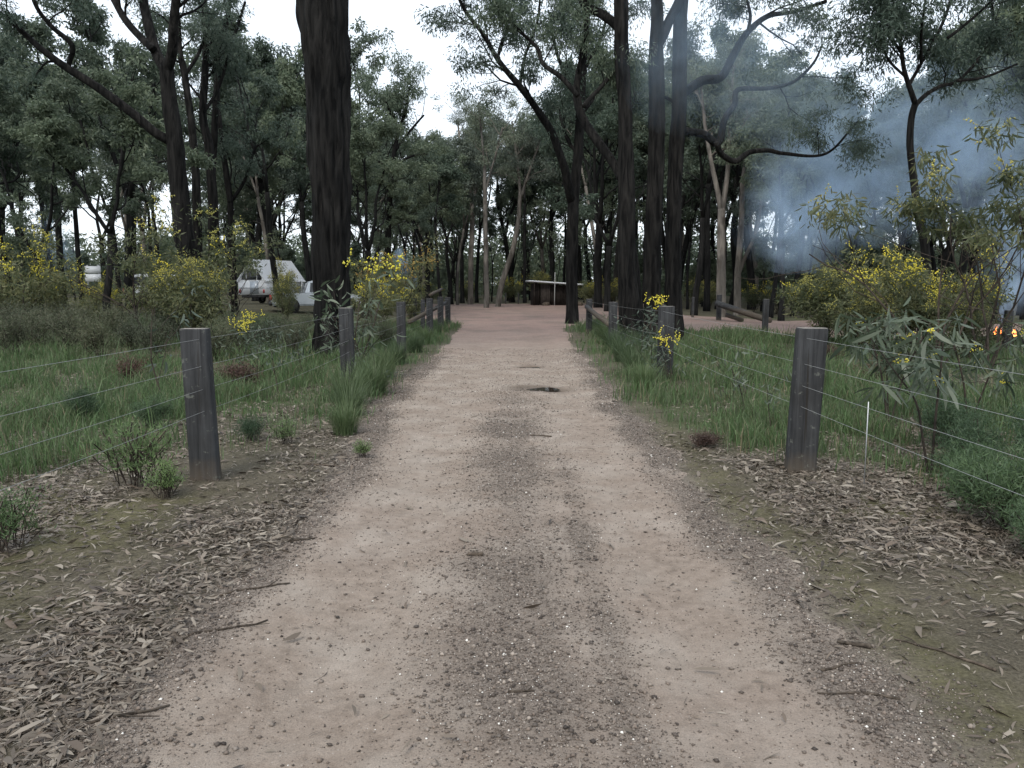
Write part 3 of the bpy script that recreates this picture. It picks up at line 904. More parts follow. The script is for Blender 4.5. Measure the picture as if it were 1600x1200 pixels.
# T6 thin crooked tree right, leafy top
hero("ironbark_tree", "thin crooked dark tree rising out of the flowering bushes on the right", 22,
     [(22, [(1450, 540, 17), (1447, 440, 15), (1445, 406, 14), (1443, 372, 13), (1436, 345, 12), (1427, 280, 11), (1422, 233, 10.5), (1424, 187, 10), (1431, 161, 10)])],
     [([(1431, 164, 9), (1422, 140, 8), (1413, 112, 7), (1408, 84, 6), (1400, 20, 5), (1410, -60, 4)], -1, .25, 1.8),
      ([(1431, 164, 8), (1445, 149, 7), (1469, 135, 6), (1497, 126, 5), (1530, 90, 4), (1560, 30, 3)], 1, .15, 1.8),
      ([(1420, 135, 6), (1450, 80, 5), (1480, 20, 5), (1500, -60, 4)], .5, .15, 1.9), ([(1497, 126, 5), (1540, 120, 4), (1590, 100, 3)], .6, .1, 1.6), ([(1480, 60, 5), (1530, 20, 4), (1580, -30, 3)], .6, .1, 1.9), ([(1408, 84, 5), (1380, 40, 4), (1372, -20, 3)], -.4, .1, 1.5), ([(1440, 100, 5), (1440, 40, 4), (1450, -20, 3)], -1.5, .1, 1.8), ([(1415, 120, 4), (1385, 90, 4), (1368, 40, 3)], -.5, .2, 1.5)],
     17, per=150, leafL=.15, cr=.5, sides=14, fur=.08)
# T7 trees at the right edge
hero("ironbark_tree", "dark tree at the right edge, behind the drifting smoke", 33,
     [(33, [(1566, 480, 24), (1568, 380, 22), (1571, 260, 20), (1574, 190, 18), (1579, 110, 16), (1586, 40, 14), (1590, -60, 11)])],
     [([(1580, 100, 9), (1600, 40, 8), (1625, -20, 6)], 1, .2, 2.2), ([(1578, 120, 7), (1560, 60, 6), (1545, -10, 5)], -1, .2, 2.2), ([(1586, 40, 9), (1575, -20, 7), (1570, -90, 5)], 0, .1, 2.2)],
     18, per=110, leafL=.16, cr=.55, sides=18)
# T10 small round-headed tree against the sky
hero("ironbark_tree", "dark tree with a small rounded head standing clear against the bright sky", 44,
     [(44, [(606, 470, 11), (606, 380, 10), (608, 320, 9), (616, 240, 7), (626, 195, 6)])],
     [([(626, 200, 6), (634, 170, 5), (640, 135, 3)], 0, .0, 2.3), ([(618, 235, 5), (640, 205, 4), (662, 180, 3)], .6, .2, 2.2), ([(624, 205, 5), (610, 175, 4), (604, 160, 3)], -.6, .2, 1.9),
      ([(612, 262, 5), (640, 245, 4), (668, 240, 3)], 1, .3, 1.8), ([(610, 275, 5), (590, 250, 4), (572, 240, 3)], .5, .3, 1.8)],
     19, per=110, leafL=.2, cr=.6, sides=10, fur=.06)
# pale gums beyond the clearing
for i, (lab, d, rows, lim) in enumerate([
    ("pale forked gum beyond the right fence, beside the leaning log", 41, [(1127, 492, 16), (1127, 420, 14), (1127, 327, 12)],
     [([(1127, 335, 9), (1120, 290, 8), (1111, 252, 7), (1100, 190, 5), (1095, 120, 4)], 0, .4, 1.9), ([(1128, 330, 9), (1134, 290, 8), (1138, 250, 7), (1142, 160, 5), (1146, 90, 4)], .6, .4, 1.9)]),
    ("grey gum with a slanting side stem right of the pale forked gum", 46, [(1152, 482, 12), (1153, 420, 10), (1158, 350, 9), (1160, 280, 7)],
     [([(1153, 430, 7), (1165, 400, 6), (1182, 360, 5), (1190, 310, 4)], .5, .6, 1.6), ([(1160, 285, 6), (1168, 220, 5), (1172, 150, 4)], .5, .2, 2.0)]),
    ("slim upright pale gum standing out in the clearing left of the shed", 60, [(760, 482, 9), (760, 440, 8), (758, 330, 7), (757, 260, 5)],
     [([(757, 262, 4), (752, 210, 3), (748, 160, 3)], 0, .1, 2.2), ([(758, 300, 4), (772, 250, 3), (785, 200, 3)], .5, .2, 2.2)]),
    ("pale gum trunk leaning right at the clearing edge left of the shed", 64, [(778, 478, 9), (785, 440, 9), (800, 395, 8), (810, 345, 7), (813, 300, 6)],
     [([(813, 303, 5), (808, 250, 4), (800, 190, 3)], 0, .1, 2.4), ([(813, 310, 5), (830, 260, 4), (845, 215, 3)], .5, .2, 2.2)]),
    ("pale branching gum behind the slim upright one", 72, [(735, 474, 9), (736, 400, 8), (738, 330, 7), (734, 290, 5)],
     [([(734, 295, 4), (722, 240, 3), (715, 190, 3)], 0, .1, 2.4), ([(737, 320, 4), (750, 270, 4), (756, 220, 3)], .5, .2, 2.4)])]):
    hero("gum_tree", lab, d, [(d, rows)], lim, 60 + i, per=100, leafL=.2, cr=.6, bark='gum', sides=12, fur=.04)

# ------------------------------------------------------------------ repeated forest trees
IRON = [tree_meshes(100 + i, 16, [.22, .26, .19, .24, .2, .28, .17][i], 'iron', [.42, .36, .5, .3, .45, .38, .55][i], [5.0, 6.0, 4.2, 6.5, 4.8, 5.6, 3.8][i], [2, 3, 1, 2, 2, 3, 1][i], .24, [150, 130, 170, 140, 150, 125, 180][i], .58) for i in range(7)]
GUM = [tree_meshes(200 + i, 16, [.16, .2, .14][i], 'gum', [.38, .3, .45][i], [4.6, 5.4, 4.0][i], [2, 3, 2][i], .24, 120, .66, lean=.08) for i in range(3)]
SLIM = [tree_meshes(300 + i, 10, [.09, .07, .1][i], 'iron', [.45, .55, .4][i], [2.6, 2.2, 3.0][i], [2, 1, 2][i], .2, 60, .5, lean=.08, sides=6, limbs=3, lev=1) for i in range(3)]

SKY_X = [-400, -100, 0, 60, 200, 265, 290, 345, 385, 405, 430, 470, 545, 575, 590, 690, 720, 780, 860, 900, 1000, 1280, 1300, 1365, 1400, 1600, 2000]
SKY_Y = [-80, 0, 60, 90, 20, 120, 310, 310, 200, 30, 20, 60, 70, 110, 205, 205, 175, 160, 150, 70, 20, 70, 150, 150, 60, -20, -60]


def zone(px, d):
    if px < 330: return "behind the yellow wattles on the left"
    if px < 545: return "behind the camper trailer"
    if px < 700: return "between the massive trunk and the clearing"
    if px < 915: return "around and behind the shed"
    if px < 1180: return "behind the three tall black trunks"
    return "behind the drifting blue smoke"


placed = [(x, y) for x, y in [(-.5, 17.5), (-10.7, 27), (3.2, 22), (4, 22.8), (4.7, 23.5), (2.5, 34), (11, 22), (20, 33)]]
NT = 0


def try_tree(px, d, meshes, base, name, kindlab, hf=None, H=None, mind=2.0, force=False):
    global NT
    x = X(px, d)
    if not force:
        if road_sd(np.array([x]), np.array([d]))[0] > -.8: return False
        for (a, b) in placed:
            if (a - x) ** 2 + (b - d) ** 2 < mind * mind: return False
        if 268 < px < 372 and d < 82: return False
        if d < 54 and 348 < px < 445: return False
        if d < 47 and 445 <= px < 560: return False
        if d < 72 and 800 < px < 925: return False
        if d < 50 and 120 < px < 170: return False
    top = np.interp(px, SKY_X, SKY_Y)
    h = H or float(np.clip((CAM_H + (449 - top) / F * d) * hf, 5, 24))
    z = GZ(x, d)
    m = meshes[rng.integers(len(meshes))]
    o = place_tree(name, m, (x, d, z - .05), rng.uniform(0, 6.28), 1, kindlab + " " + zone(px, d), "tree", kindlab.split(",")[0] + "s " + zone(px, d))
    s = h / (m[2] + .5)
    wf = float(np.clip(s, .62, 1.35)) * rng.uniform(.9, 1.1)
    o.scale = (wf, wf, s)
    placed.append((x, d)); NT += 1
    return True


IL = "dark trunked eucalypt, one of many standing"
GL = "pale trunked gum, one of several standing"
SL = "slim young dark eucalypt, one of many standing"
# trees whose feet can be told apart in the photograph: pixel of the foot, distance, kind
for px, d, k, hf in [(20, 34, 0, 1), (62, 30, 3, .95), (100, 40, 2, 1), (165, 29, 0, .8), (205, 42, 5, 1), (232, 38, 6, .6), (425, 60, 4, .95), (433, 46, 4, .9), (400, 60, 1, .95),
                     (570, 40, 1, .8), (580, 52, 3, .75), (640, 50, 0, .9), (655, 44, 2, .72), (668, 62, 5, .95), (690, 58, 6, .9), (705, 72, 0, .9), (722, 78, 3, .95), (745, 80, 4, .9), (800, 82, 1, .95), (820, 79, 6, .9),
                     (860, 84, 0, 1), (935, 60, 1, .9), (950, 50, 3, .85), (1085, 44, 0, .85), (1105, 52, 2, .9), (1175, 56, 1, .9), (1205, 40, 6, .8), (1222, 37, 0, .85), (1240, 44, 4, .85),
                     (1330, 42, 1, .85), (1390, 38, 3, .8), (1500, 42, 5, .9), (1620, 30, 1, 1), (1700, 34, 3, 1), (-40, 30, 5, 1), (-120, 36, 1, 1), (130, 33, 6, .75)]:
    try_tree(px, d, [IRON[k]], None, "ironbark_tree", IL, hf, force=True)
for px, d, k, hf in [(660, 80, 0, .95), (850, 88, 1, .9), (715, 70, 2, .85), (1180, 62, 0, .85), (1060, 70, 1, .9), (940, 76, 2, .9), (1280, 60, 1, .85), (540, 70, 0, .8)]:
    try_tree(px, d, [GUM[k]], None, "gum_tree", GL, hf, force=True)
tries = 0
while NT < 215 and tries < 4000:
    tries += 1
    px = rng.uniform(-150, 1750)
    lo = 27 if px < 380 else (48 if px < 560 else (46 if px < 700 else (76 if px < 920 else (38 if px < 1260 else 30))))
    d = lo + (112 - lo) * rng.random() ** .85
    u = rng.random()
    if u < .66: try_tree(px, d, IRON, None, "ironbark_tree", IL, rng.uniform(.55, 1.0), mind=2.4)
    elif u < .78: try_tree(px, d, GUM, None, "gum_tree", GL, rng.uniform(.7, 1.0), mind=2.6)
    else: try_tree(px, d, SLIM, None, "slim_eucalypt", SL, H=rng.uniform(6, 11), mind=1.6)


for px, d, k in [(566, 62, 0), (588, 70, 1), (622, 74, 2), (648, 66, 0), (676, 82, 1), (712, 86, 2), (768, 84, 0), (792, 88, 1), (828, 90, 2), (872, 80, 1), (930, 72, 0), (948, 64, 2), (1000, 60, 1), (1075, 56, 0), (1098, 64, 2), (1140, 58, 1), (1190, 52, 0), (1262, 48, 2), (1300, 46, 1), (1350, 50, 0), (1410, 46, 2)]:
    try_tree(px, d, [SLIM[k]], None, "slim_eucalypt", SL, H=rng.uniform(9, 13), force=True)
YOUNG = [tree_meshes(330 + i, 6, [.06, .05, .07][i], 'iron', [.16, .2, .12][i], [2.4, 2.0, 2.8][i], [3, 2, 3][i], .24, 110, .55, lean=.06, sides=5, limbs=4, lev=1, limb_ang=(45, 85)) for i in range(3)]
YL = "bushy young eucalypt, one of many standing"
yt, NY = 0, 0
while NY < 60 and yt < 2000:
    yt += 1
    px = rng.uniform(1080, 1760) if rng.random() < .55 else rng.uniform(-120, 1080)
    lo = 30 if px < 380 else (52 if px < 560 else (50 if px < 700 else (80 if px < 1000 else 46)))
    if try_tree(px, lo + (100 - lo) * rng.random(), YOUNG, None, "young_eucalypt", YL, H=rng.uniform(3.2, 6.5), mind=1.8): NY += 1


def far_forest():
    """the woodland beyond what can be told apart"""
    rg = np.random.default_rng(77); mb = MB()
    n = 420; xs = rg.uniform(-160, 160, n); ys = rg.uniform(100, 165, n); cl = []
    px = 800 + xs / ys * F
    hs = rg.uniform(4.5, 11.5, n)
    for x, y, h in zip(xs, ys, hs):
        mb.tube([(x, y, -.5), (x + rg.normal() * .4, y, h * .45), (x + rg.normal(), y, h * .8)], [.28, .2, .1], 6)
        for c in range(34):
            z = h * rg.random() ** .85
            cl.append((x + rg.normal() * 2.6, y + rg.normal() * 2.6, z, 1.3))
    for c in range(4200):
        cl.append((rg.uniform(-150, 150), rg.uniform(90, 165), 6.5 * rg.random() ** 1.5, 1.5))
    V, Fq = cluster_leaves(np.array(cl), 26, .55, .26, rg, droop=.4); mb.add(V, [Fq], 1)
    tag(link("distant_forest", mb.mesh("distant_forest", [M['iron_far'], M['leaf_far']])), "dense far-off eucalypt forest closing the view behind every nearer tree", "forest", kind="stuff")


far_forest()

# ------------------------------------------------------------------ shrubs
WAT = [shrub_meshes(400 + i, 2.6, 2.6, 7, M['leaf_wattle'], .13, .032, 95, .36, 1, M['blossom_dull'] if i % 2 else M['blossom'], .7, 80, .03, .016, topheavy=.58) for i in range(4)]
WATR = [shrub_meshes(420 + i, 3.2, 2.8, 5, M['leaf_wattle'], .14, .03, 75, .38, 1, M['blossom_rust'], .6, 36, .045, .02, topheavy=.45) for i in range(2)]
TALLW = [shrub_meshes(440 + i, 4.2, 3.0, 4, M['leaf_wattle'], .13, .028, 115, .34, 1, M['blossom_dull'], .5, 45, .03, .022, droop=.9, topheavy=.5, sick=True, above=.62) for i in range(2)]
TALLY = [shrub_meshes(446 + i, 3.6, 3.2, 4, M['leaf_wattle'], .13, .03, 85, .38, 1, M['blossom_dull'], .6, 60, .034, .02, topheavy=.3, above=.55) for i in range(2)]
HEATH = [shrub_meshes(460 + i, 1.0, 1.3, 12, M['leaf_heath'], .05, .010, 62, .2, 1, stem_r=.007, droop=-.5, wig=.15) for i in range(3)]
DEAD = [shrub_meshes(480 + i, .8, 1.2, 12, M['leaf_dead'], .06, .014, 46, .2, 1, stem_r=.007, droop=.0, wig=.2) for i in range(2)]
SAP = [shrub_meshes(490 + i, 1.7, .5, 1, M['leaf_broad'], .12, .026, 9, .2, 1, stem_r=.011, droop=.5, sick=True, sp=.25, wig=.14) for i in range(4)]
FINE = [shrub_meshes(500 + i, .75, .9, 9, M['leaf_green'], .055, .007, 110, .18, 1, stem_r=.006, droop=-.6, wig=.16) for i in range(3)]
BRIGHT = [shrub_meshes(510 + i, 1.5, .9, 3, M['leaf_broad'], .12, .025, 9, .2, 1, M['blossom'], .8, 50, .026, .011, topheavy=.8, sick=True, sp=.6) for i in range(2)]


def sh(name, ms, px, d, sc, label, cat="shrub", group=None, z=0, sx=1):
    x = X(px, d)
    o = place_shrub(name, ms, (x, d, GZ(x, d) + z), rng.uniform(0, 6.28), sc, label, cat, group)
    if sx != 1: o.scale = (sc * sx, sc * sx, sc)
    return o


# left side
for px, d, k, sc, lab in [
    (228, 21, 8, 1.12, "tall wattle with a yellow flowering top left of the front left post"),
    (275, 23, 2, 1.15, "greyish leafy wattle beside the foot of the forked tree"),
    (300, 20.5, 1, .95, "rounded wattle bush just left of the camper trailer"),
    (360, 24, 9, 1.12, "broad dull yellow wattle towering in front of the camper trailer"),
    (447, 31, 1, -.82, "low wattle bush in flower left of the massive trunk"),
    (441, 40, 3, -1.05, "wattle bush against the side of the camper trailer"),
    (30, 25, 0, 1.3, "wattle with a thin yellow spray at the far left edge"),
    (150, 30, 2, .8, "small wattle in front of the white board"),
    (85, 33, 1, .85, "low wattle right of the far left tree trunks"),
    (5, 34, 3, .9, "low wattle at the extreme left among trunks"),
    (640, 33, 1, .6, "low wattle bush among the barrier posts left of the track"),
    (590, 28, 0, .8, "leafy green wattle right of the massive trunk")]:
    sh("wattle_shrub", WAT[k] if k < 8 else TALLY[k - 8], px, d, abs(sc), lab, sx=.52 if sc < 0 else 1)
sh("wattle_tree", WATR[0], 632, 30, 1.18, "rust yellow topped wattle standing behind the left fence posts", "wattle tree")
sh("wattle_tree", WATR[1], 598, 34, .8, "smaller rusty wattle left of the rust yellow topped one", "wattle tree")
sh("wattle_sapling", BRIGHT[0], 566, 13.5, 1.45, "sapling with a bright yellow blossom spray right of the massive trunk", "sapling")
sh("wattle_sapling", BRIGHT[1], 372, 16, .85, "small sapling with bright lemon blossom in front of the camper trailer", "sapling")
sh("wattle_sapling", BRIGHT[0], 402, 17.5, .7, "tiny yellow tipped sapling right of the lemon blossomed one", "sapling")
# right side mound
for px, d, k, sc, lab in [
    (1290, 20, 1, .82, "left end bush of the yellow flowering mound on the right"),
    (1330, 21.5, 2, 1.0, "second bush from the left in the yellow flowering mound"),
    (1385, 20, 3, .95, "middle bush of the yellow flowering mound below the crooked tree"),
    (1430, 18.5, 0, 1.0, "bright yellow bush in front of the crooked tree's foot"),
    (1480, 19, 2, .88, "right end bush of the yellow flowering mound beside the campfire"),
    (1350, 18, 1, .62, "low front bush at the foot of the yellow flowering mound"),
    (1525, 16.5, 3, .62, "low dull wattle just left of the campfire")]:
    sh("wattle_shrub", WAT[k], px, d, sc, lab, sx=1.12)
sh("wattle_tree", TALLW[0], 1475, 15.5, 1.22, "open wattle tree with drooping leaves in front of the smoke", "wattle tree")
sh("wattle_tree", TALLW[1], 1545, 15, 1.15, "drooping wattle tree right of the open one, near the campfire", "wattle tree")
sh("wattle_tree", TALLW[1], 1640, 11, .85, "wattle reaching in from the right edge above the campfire", "wattle tree")
# background wattles round the clearing
for px, d, k, sc, lab in [(798, 80, 0, 1.15, "far yellow wattle left of the shed"), (845, 84, 1, 1.3, "far wattle showing above the shed roof"), (925, 68, 2, .95, "yellow wattle right of the shed"),
                          (955, 66, 0, 1.0, "pair-topped yellow wattle left of the three tall trunks"), (1090, 60, 3, 1.0, "distant wattle between the tall trunks and the pale forked gum"),
                          (1180, 50, 0, .8, "yellow wattle behind the leaning log"), (1215, 48, 2, .75, "greenish wattle right of the leaning log"), (1110, 56, 1, .8, "dull wattle behind the pale forked gum"),
                          (730, 82, 1, .9, "far wattle between thin trunks at the back of the clearing"), (672, 70, 0, .8, "far wattle showing above the last barrier posts"), (1255, 40, 3, .8, "wattle at the left foot of the smoke")]:
    sh("wattle_shrub", WAT[k], px, d, sc, lab)

# heath and dead brush in the left paddock
for i, (px, d, sc, t) in enumerate([(15, 18, 1.1, "in the left paddock below the far left trunks"), (55, 20, 1.2, "in the left paddock below the far left trunks"), (105, 19, 1.25, "in the left paddock below the far left trunks"), (150, 17.5, 1.1, "in the left paddock below the far left trunks"), (30, 23, 1.3, "in the left paddock below the far left trunks"), (85, 25, 1.3, "in the left paddock below the far left trunks"), (205, 19, 1.0, "in front of the yellow wattles"), (240, 18, 1.05, "in front of the yellow wattles"),
                                   (330, 17, 1.0, "in front of the yellow wattles"), (420, 19, .85, "in front of the camper trailer"), (450, 17, .9, "in front of the camper trailer"), (395, 21, .8, "in front of the camper trailer"), (470, 21, .75, "in front of the camper trailer"), (360, 19, 1.1, "in front of the camper trailer"), (440, 24, .8, "in front of the camper trailer"), (480, 25, .75, "in front of the camper trailer"),
                                   (-60, 18, 1.2, "in the left paddock below the far left trunks"), (270, 22, 1.2, "in front of the yellow wattles"), (130, 22, 1.2, "in the left paddock below the far left trunks"), (180, 24, 1.2, "in front of the yellow wattles"), (575, 22, .9, "behind the left fence right of the massive trunk"), (600, 20, .8, "behind the left fence right of the massive trunk")]):
    sh("heath_shrub", HEATH[i % 3], px, d, sc, "grey green twiggy heath bush " + t, "heath bush", "heath bushes " + t)
sh("dead_bush", DEAD[0], 197, 13.2, .62, "reddish brown dead bush alone in the left paddock", "dead bush")
sh("dead_bush", DEAD[1], 370, 12.5, .6, "flattened reddish dead bush right of the front left post", "dead bush", sx=1.3)
sh("dead_bush", DEAD[0], 1390, 12.5, .65, "dark dead brush under the yellow mound on the right", "dead bush", sx=1.4)
sh("dead_bush", DEAD[1], 1300, 16, .6, "brown dead brush left of the flowering mound", "dead bush")
sh("dead_bush", DEAD[1], 1110, 7.7, .22, "grey brown flattened brush beside the right verge", "dead bush", sx=1.7)
# thin saplings
for px, d, k, sc, lab in [(247, 10.5, 0, 1.15, "thin dark sapling with few leaves left of the front left post"), (428, 11.5, 1, .7, "short sapling left of the massive trunk behind the wires"),
                          (398, 12.5, 2, .75, "spindly sapling between the dead bush and the massive trunk"), (1170, 9.2, 3, .7, "leafy sapling between the two nearest right posts"),
                          (1150, 9.9, 0, .6, "small dark sapling behind the right fence wires"), (1000, 15, 1, .8, "sapling against the foot of the three tall trunks"), (1020, 13.2, 2, .75, "sapling leaning on the second right post"),
                          (1210, 8.2, 1, .55, "drooping sapling just left of the nearest right post"), (470, 13.5, 3, .7, "grassy sapling at the foot of the massive trunk"), (580, 12, 0, .55, "sapling between the left fence posts"), (620, 11.3, 2, .35, "low pale leafed seedling on the left verge")]:
    sh("sapling", SAP[k], px, d, sc, lab, "sapling")
sh("wattle_sapling", BRIGHT[1], 1050, 12.8, .7, "yellow flowered sapling climbing the second right post", "sapling")
sh("wattle_sapling", BRIGHT[0], 1010, 17.5, .95, "yellow tipped sapling in front of the left tall trunk", "sapling")
# fine green heath, lower right
for i, (x, y, sc, t) in enumerate([(3.15, 5.0, .85, "inside the right fence near the camera"), (3.5, 4.5, .9, "inside the right fence near the camera"), (3.9, 5.4, 1.0, "inside the right fence near the camera"), (3.0, 4.35, .6, "inside the right fence near the camera"), (3.7, 6.3, .8, "inside the right fence near the camera"),
                                  (4.5, 6.6, .9, "inside the right fence near the camera"), (4.2, 7.6, .8, "inside the right fence near the camera"), (3.35, 5.7, .7, "inside the right fence near the camera"), (5.2, 7.4, .9, "inside the right fence near the camera"),
                                  (-3.9, 8.6, .55, "in the grass left of the front left post"), (-5.0, 9.2, .6, "in the grass left of the front left post"), (-2.6, 7.9, .4, "in the grass left of the front left post")]):
    o = place_shrub("heath_shrub", FINE[i % 3], (x, y, GZ(x, y)), rng.uniform(0, 6.28), sc, "fine leaved green heath plant " + t, "heath plant", "green heath plants " + t)


def sickle_wattle(loc, label, stems, seed, nclus=9, per=11, L=.19, wd=.028):
    """young broad-leaved wattle built stem by stem: stems are offsets (x,y,z)"""
    rg = np.random.default_rng(seed); R = random.Random(seed)
    o = empty("broad_leaved_wattle", loc, label, "wattle sapling")
    sb = MB(); cl = []
    for s in stems:
        q = resample(np.array([(*p, r) for *p, r in s]), .05, .03, seed)
        sb.tube(q[:, :3], q[:, 3], 7)
        for c in range(nclus):
            i = int(len(q) * (.55 + .45 * c / nclus)); i = min(i, len(q) - 1)
            a = R.uniform(0, 6.28); e = q[i, :3] + np.array((math.cos(a) * R.uniform(.1, .35), math.sin(a) * R.uniform(.1, .35), R.uniform(-.02, .15)))
            sb.tube([q[i, :3], (q[i, :3] + e) / 2 + (0, 0, .03), e], [.004, .003, .002], 4)
            cl.append((*e, .10))
    link("stem", sb.mesh("stem", [M['twig']], True), o)
    V, Fq = cluster_leaves(np.array(cl), per, L, wd, rg, droop=1.0, sick=True)
    link("foliage", mesh_np("foliage", V, [Fq], [M['leaf_broad']]), o)
    V, Fb = puffs(np.array(cl)[::6], 14, .016, rg)
    link("blossom", mesh_np("blossom", V, [Fb], [M['blossom']]), o)
    return o


x0, y0 = X(1476, 6.55), 6.55
sickle_wattle((x0, y0, GZ(x0, y0)), "two stemmed broad leaved wattle inside the right fence, stems showing to the ground",
              [[(0, 0, -.05, .012), (0, .02, .5, .010), (.02, .05, .9, .008), (.05, .1, 1.22, .005)],
               [(-.02, 0, -.05, .011), (-.10, 0, .3, .010), (-.16, .05, .6, .008), (-.33, .12, .86, .006), (-.50, .2, 1.12, .004)]], 21, 8, 9)
x0, y0 = X(1400, 8.6), 8.6
sickle_wattle((x0, y0, GZ(x0, y0)), "bushy broad leaved wattle right behind the nearest right post",
              [[(0, 0, -.05, .012), (-.1, 0, .6, .010), (-.25, .1, 1.15, .005)], [(0, 0, 0, .011), (.15, 0, .6, .009), (.45, .1, 1.15, .005)], [(0, 0, 0, .01), (.05, .2, .6, .008), (.1, .4, 1.2, .004)]], 22, 12, 9, .2, .03)
x0, y0 = X(1530, 8.8), 8.8
sickle_wattle((x0, y0, GZ(x0, y0)), "bushy broad leaved wattle below the campfire, farther right",
              [[(0, 0, -.05, .012), (-.1, 0, .5, .010), (-.2, .1, .95, .005)], [(0, 0, 0, .011), (.15, 0, .5, .009), (.35, .1, 1.0, .005)]], 23, 10, 8, .19, .028)
x0, y0 = X(545, 12.3), 12.3
sickle_wattle((x0, y0, GZ(x0, y0)), "pale leaved wattle sapling growing over the second left post",
              [[(0, 0, -.05, .009), (.02, 0, .6, .008), (.0, .0, 1.15, .004)], [(0, 0, 0, .008), (-.1, 0, .6, .006), (-.2, .0, 1.05, .004)]], 24, 6, 6, .10, .016)


# ------------------------------------------------------------------ grass, litter, gravel
def blades(x, y, z, h, w, lean, rg):
    n = len(x); a = rg.uniform(0, 2 * math.pi, n); b = rg.uniform(0, 2 * math.pi, n)
    sx, sy = np.cos(a) * w / 2, np.sin(a) * w / 2
    lx, ly = np.cos(b) * lean * h, np.sin(b) * lean * h
    V = np.stack([np.stack([x - sx, y - sy, z - .02], 1), np.stack([x + sx, y + sy, z - .02], 1),
                  np.stack([x + sx * .8 + lx * .3, y + sy * .8 + ly * .3, z + h * .55], 1), np.stack([x - sx * .8 + lx * .3, y - sy * .8 + ly * .3, z + h * .55], 1),
                  np.stack([x + lx, y + ly, z + h * (1 - .35 * lean)], 1)], 1).reshape(-1, 3)
    i = np.arange(n)[:, None] * 5
    return V, np.concatenate([i, i + 1, i + 2, i + 3], 1), np.concatenate([i + 3, i + 2, i + 4], 1)


def build_grass():
    rg = np.random.default_rng(5)
    n = 900000
    y = np.exp(rg.uniform(math.log(4.2), math.log(34), n)); xm = np.minimum(2 + y * .75, 22); x = rg.uniform(-1, 1, n) * xm
    keep = (np.abs(x) > 1.2) & (rg.random(n) < .75 * xm / 18 + .15)
    x, y = x[keep], y[keep]
    g = grass_mask(x, y); pt = np.clip(.6 * sstep(.3, .65, n2(x, y, .7, 95)) + .6 * sstep(.4, .68, n2(x, y, 3.2, 97)), 0, 1)
    k = rg.random(len(x)) < g ** 1.6 * (.10 + .90 * pt); x, y, pt = x[k], y[k], pt[k]
    if len(x) > 260000: x, y, pt = x[:260000], y[:260000], pt[:260000]
    h = (.04 + .22 * pt ** 1.5) * rg.uniform(.4, 1.5, len(x)) * np.where(rg.random(len(x)) < .015, 2.0, 1) * (1 + .25 * sstep(8, 14, y))
    z = ground_h(x, y)
    w = (.0045 + .00055 * y) * rg.uniform(.7, 1.3, len(x))
    V, q, t = blades(x, y, z, h, w, rg.uniform(.1, .7, len(x)), rg)
    mi = np.concatenate([np.where(rg.random(len(x)) < .05, 1, 0)])
    me = mesh_np("meadow_grass", V, [t, q], [M['grass'], M['straw']], np.concatenate([mi, mi]))
    tag(link("meadow_grass", me), "long green grass covering both verges and the paddocks behind the fences", "grass", kind="stuff")


build_grass()


def tussock_mesh(seed, n, R_, H, w):
    rg = np.random.default_rng(seed); a = rg.uniform(0, 6.283, n); r = R_ * rg.uniform(0, 1, n) ** .7
    x, y = np.cos(a) * r, np.sin(a) * r; h = H * rg.uniform(.5, 1.15, n); b = a + rg.normal(size=n) * .5; lean = rg.uniform(.15, .8, n)
    s = np.arctan2(np.sin(b), np.cos(b)) + 1.57
    rows = []
    for t, ww in ((0, 1), (.35, .9), (.7, .6)):
        cx = x + np.cos(b) * lean * h * t ** 1.8; cyy = y + np.sin(b) * lean * h * t ** 1.8; cz = h * (t - .32 * lean * t * t) - .02
        rows += [np.stack([cx - np.cos(s) * w * ww / 2, cyy - np.sin(s) * w * ww / 2, cz], 1), np.stack([cx + np.cos(s) * w * ww / 2, cyy + np.sin(s) * w * ww / 2, cz], 1)]
    rows.append(np.stack([x + np.cos(b) * lean * h, y + np.sin(b) * lean * h, h * (1 - .32 * lean) - .02], 1))
    V = np.stack(rows, 1).reshape(-1, 3); i = np.arange(n)[:, None] * 7
    q = np.concatenate([np.concatenate([i, i + 1, i + 3, i + 2], 1), np.concatenate([i + 2, i + 3, i + 5, i + 4], 1)])
    return V, q, np.concatenate([i + 4, i + 5, i + 6], 1)


def tus(name, seed, n, R_, H, w, m):
    V, q, t = tussock_mesh(seed, n, R_, H, w); return mesh_np(name, V, [t, q], [m])


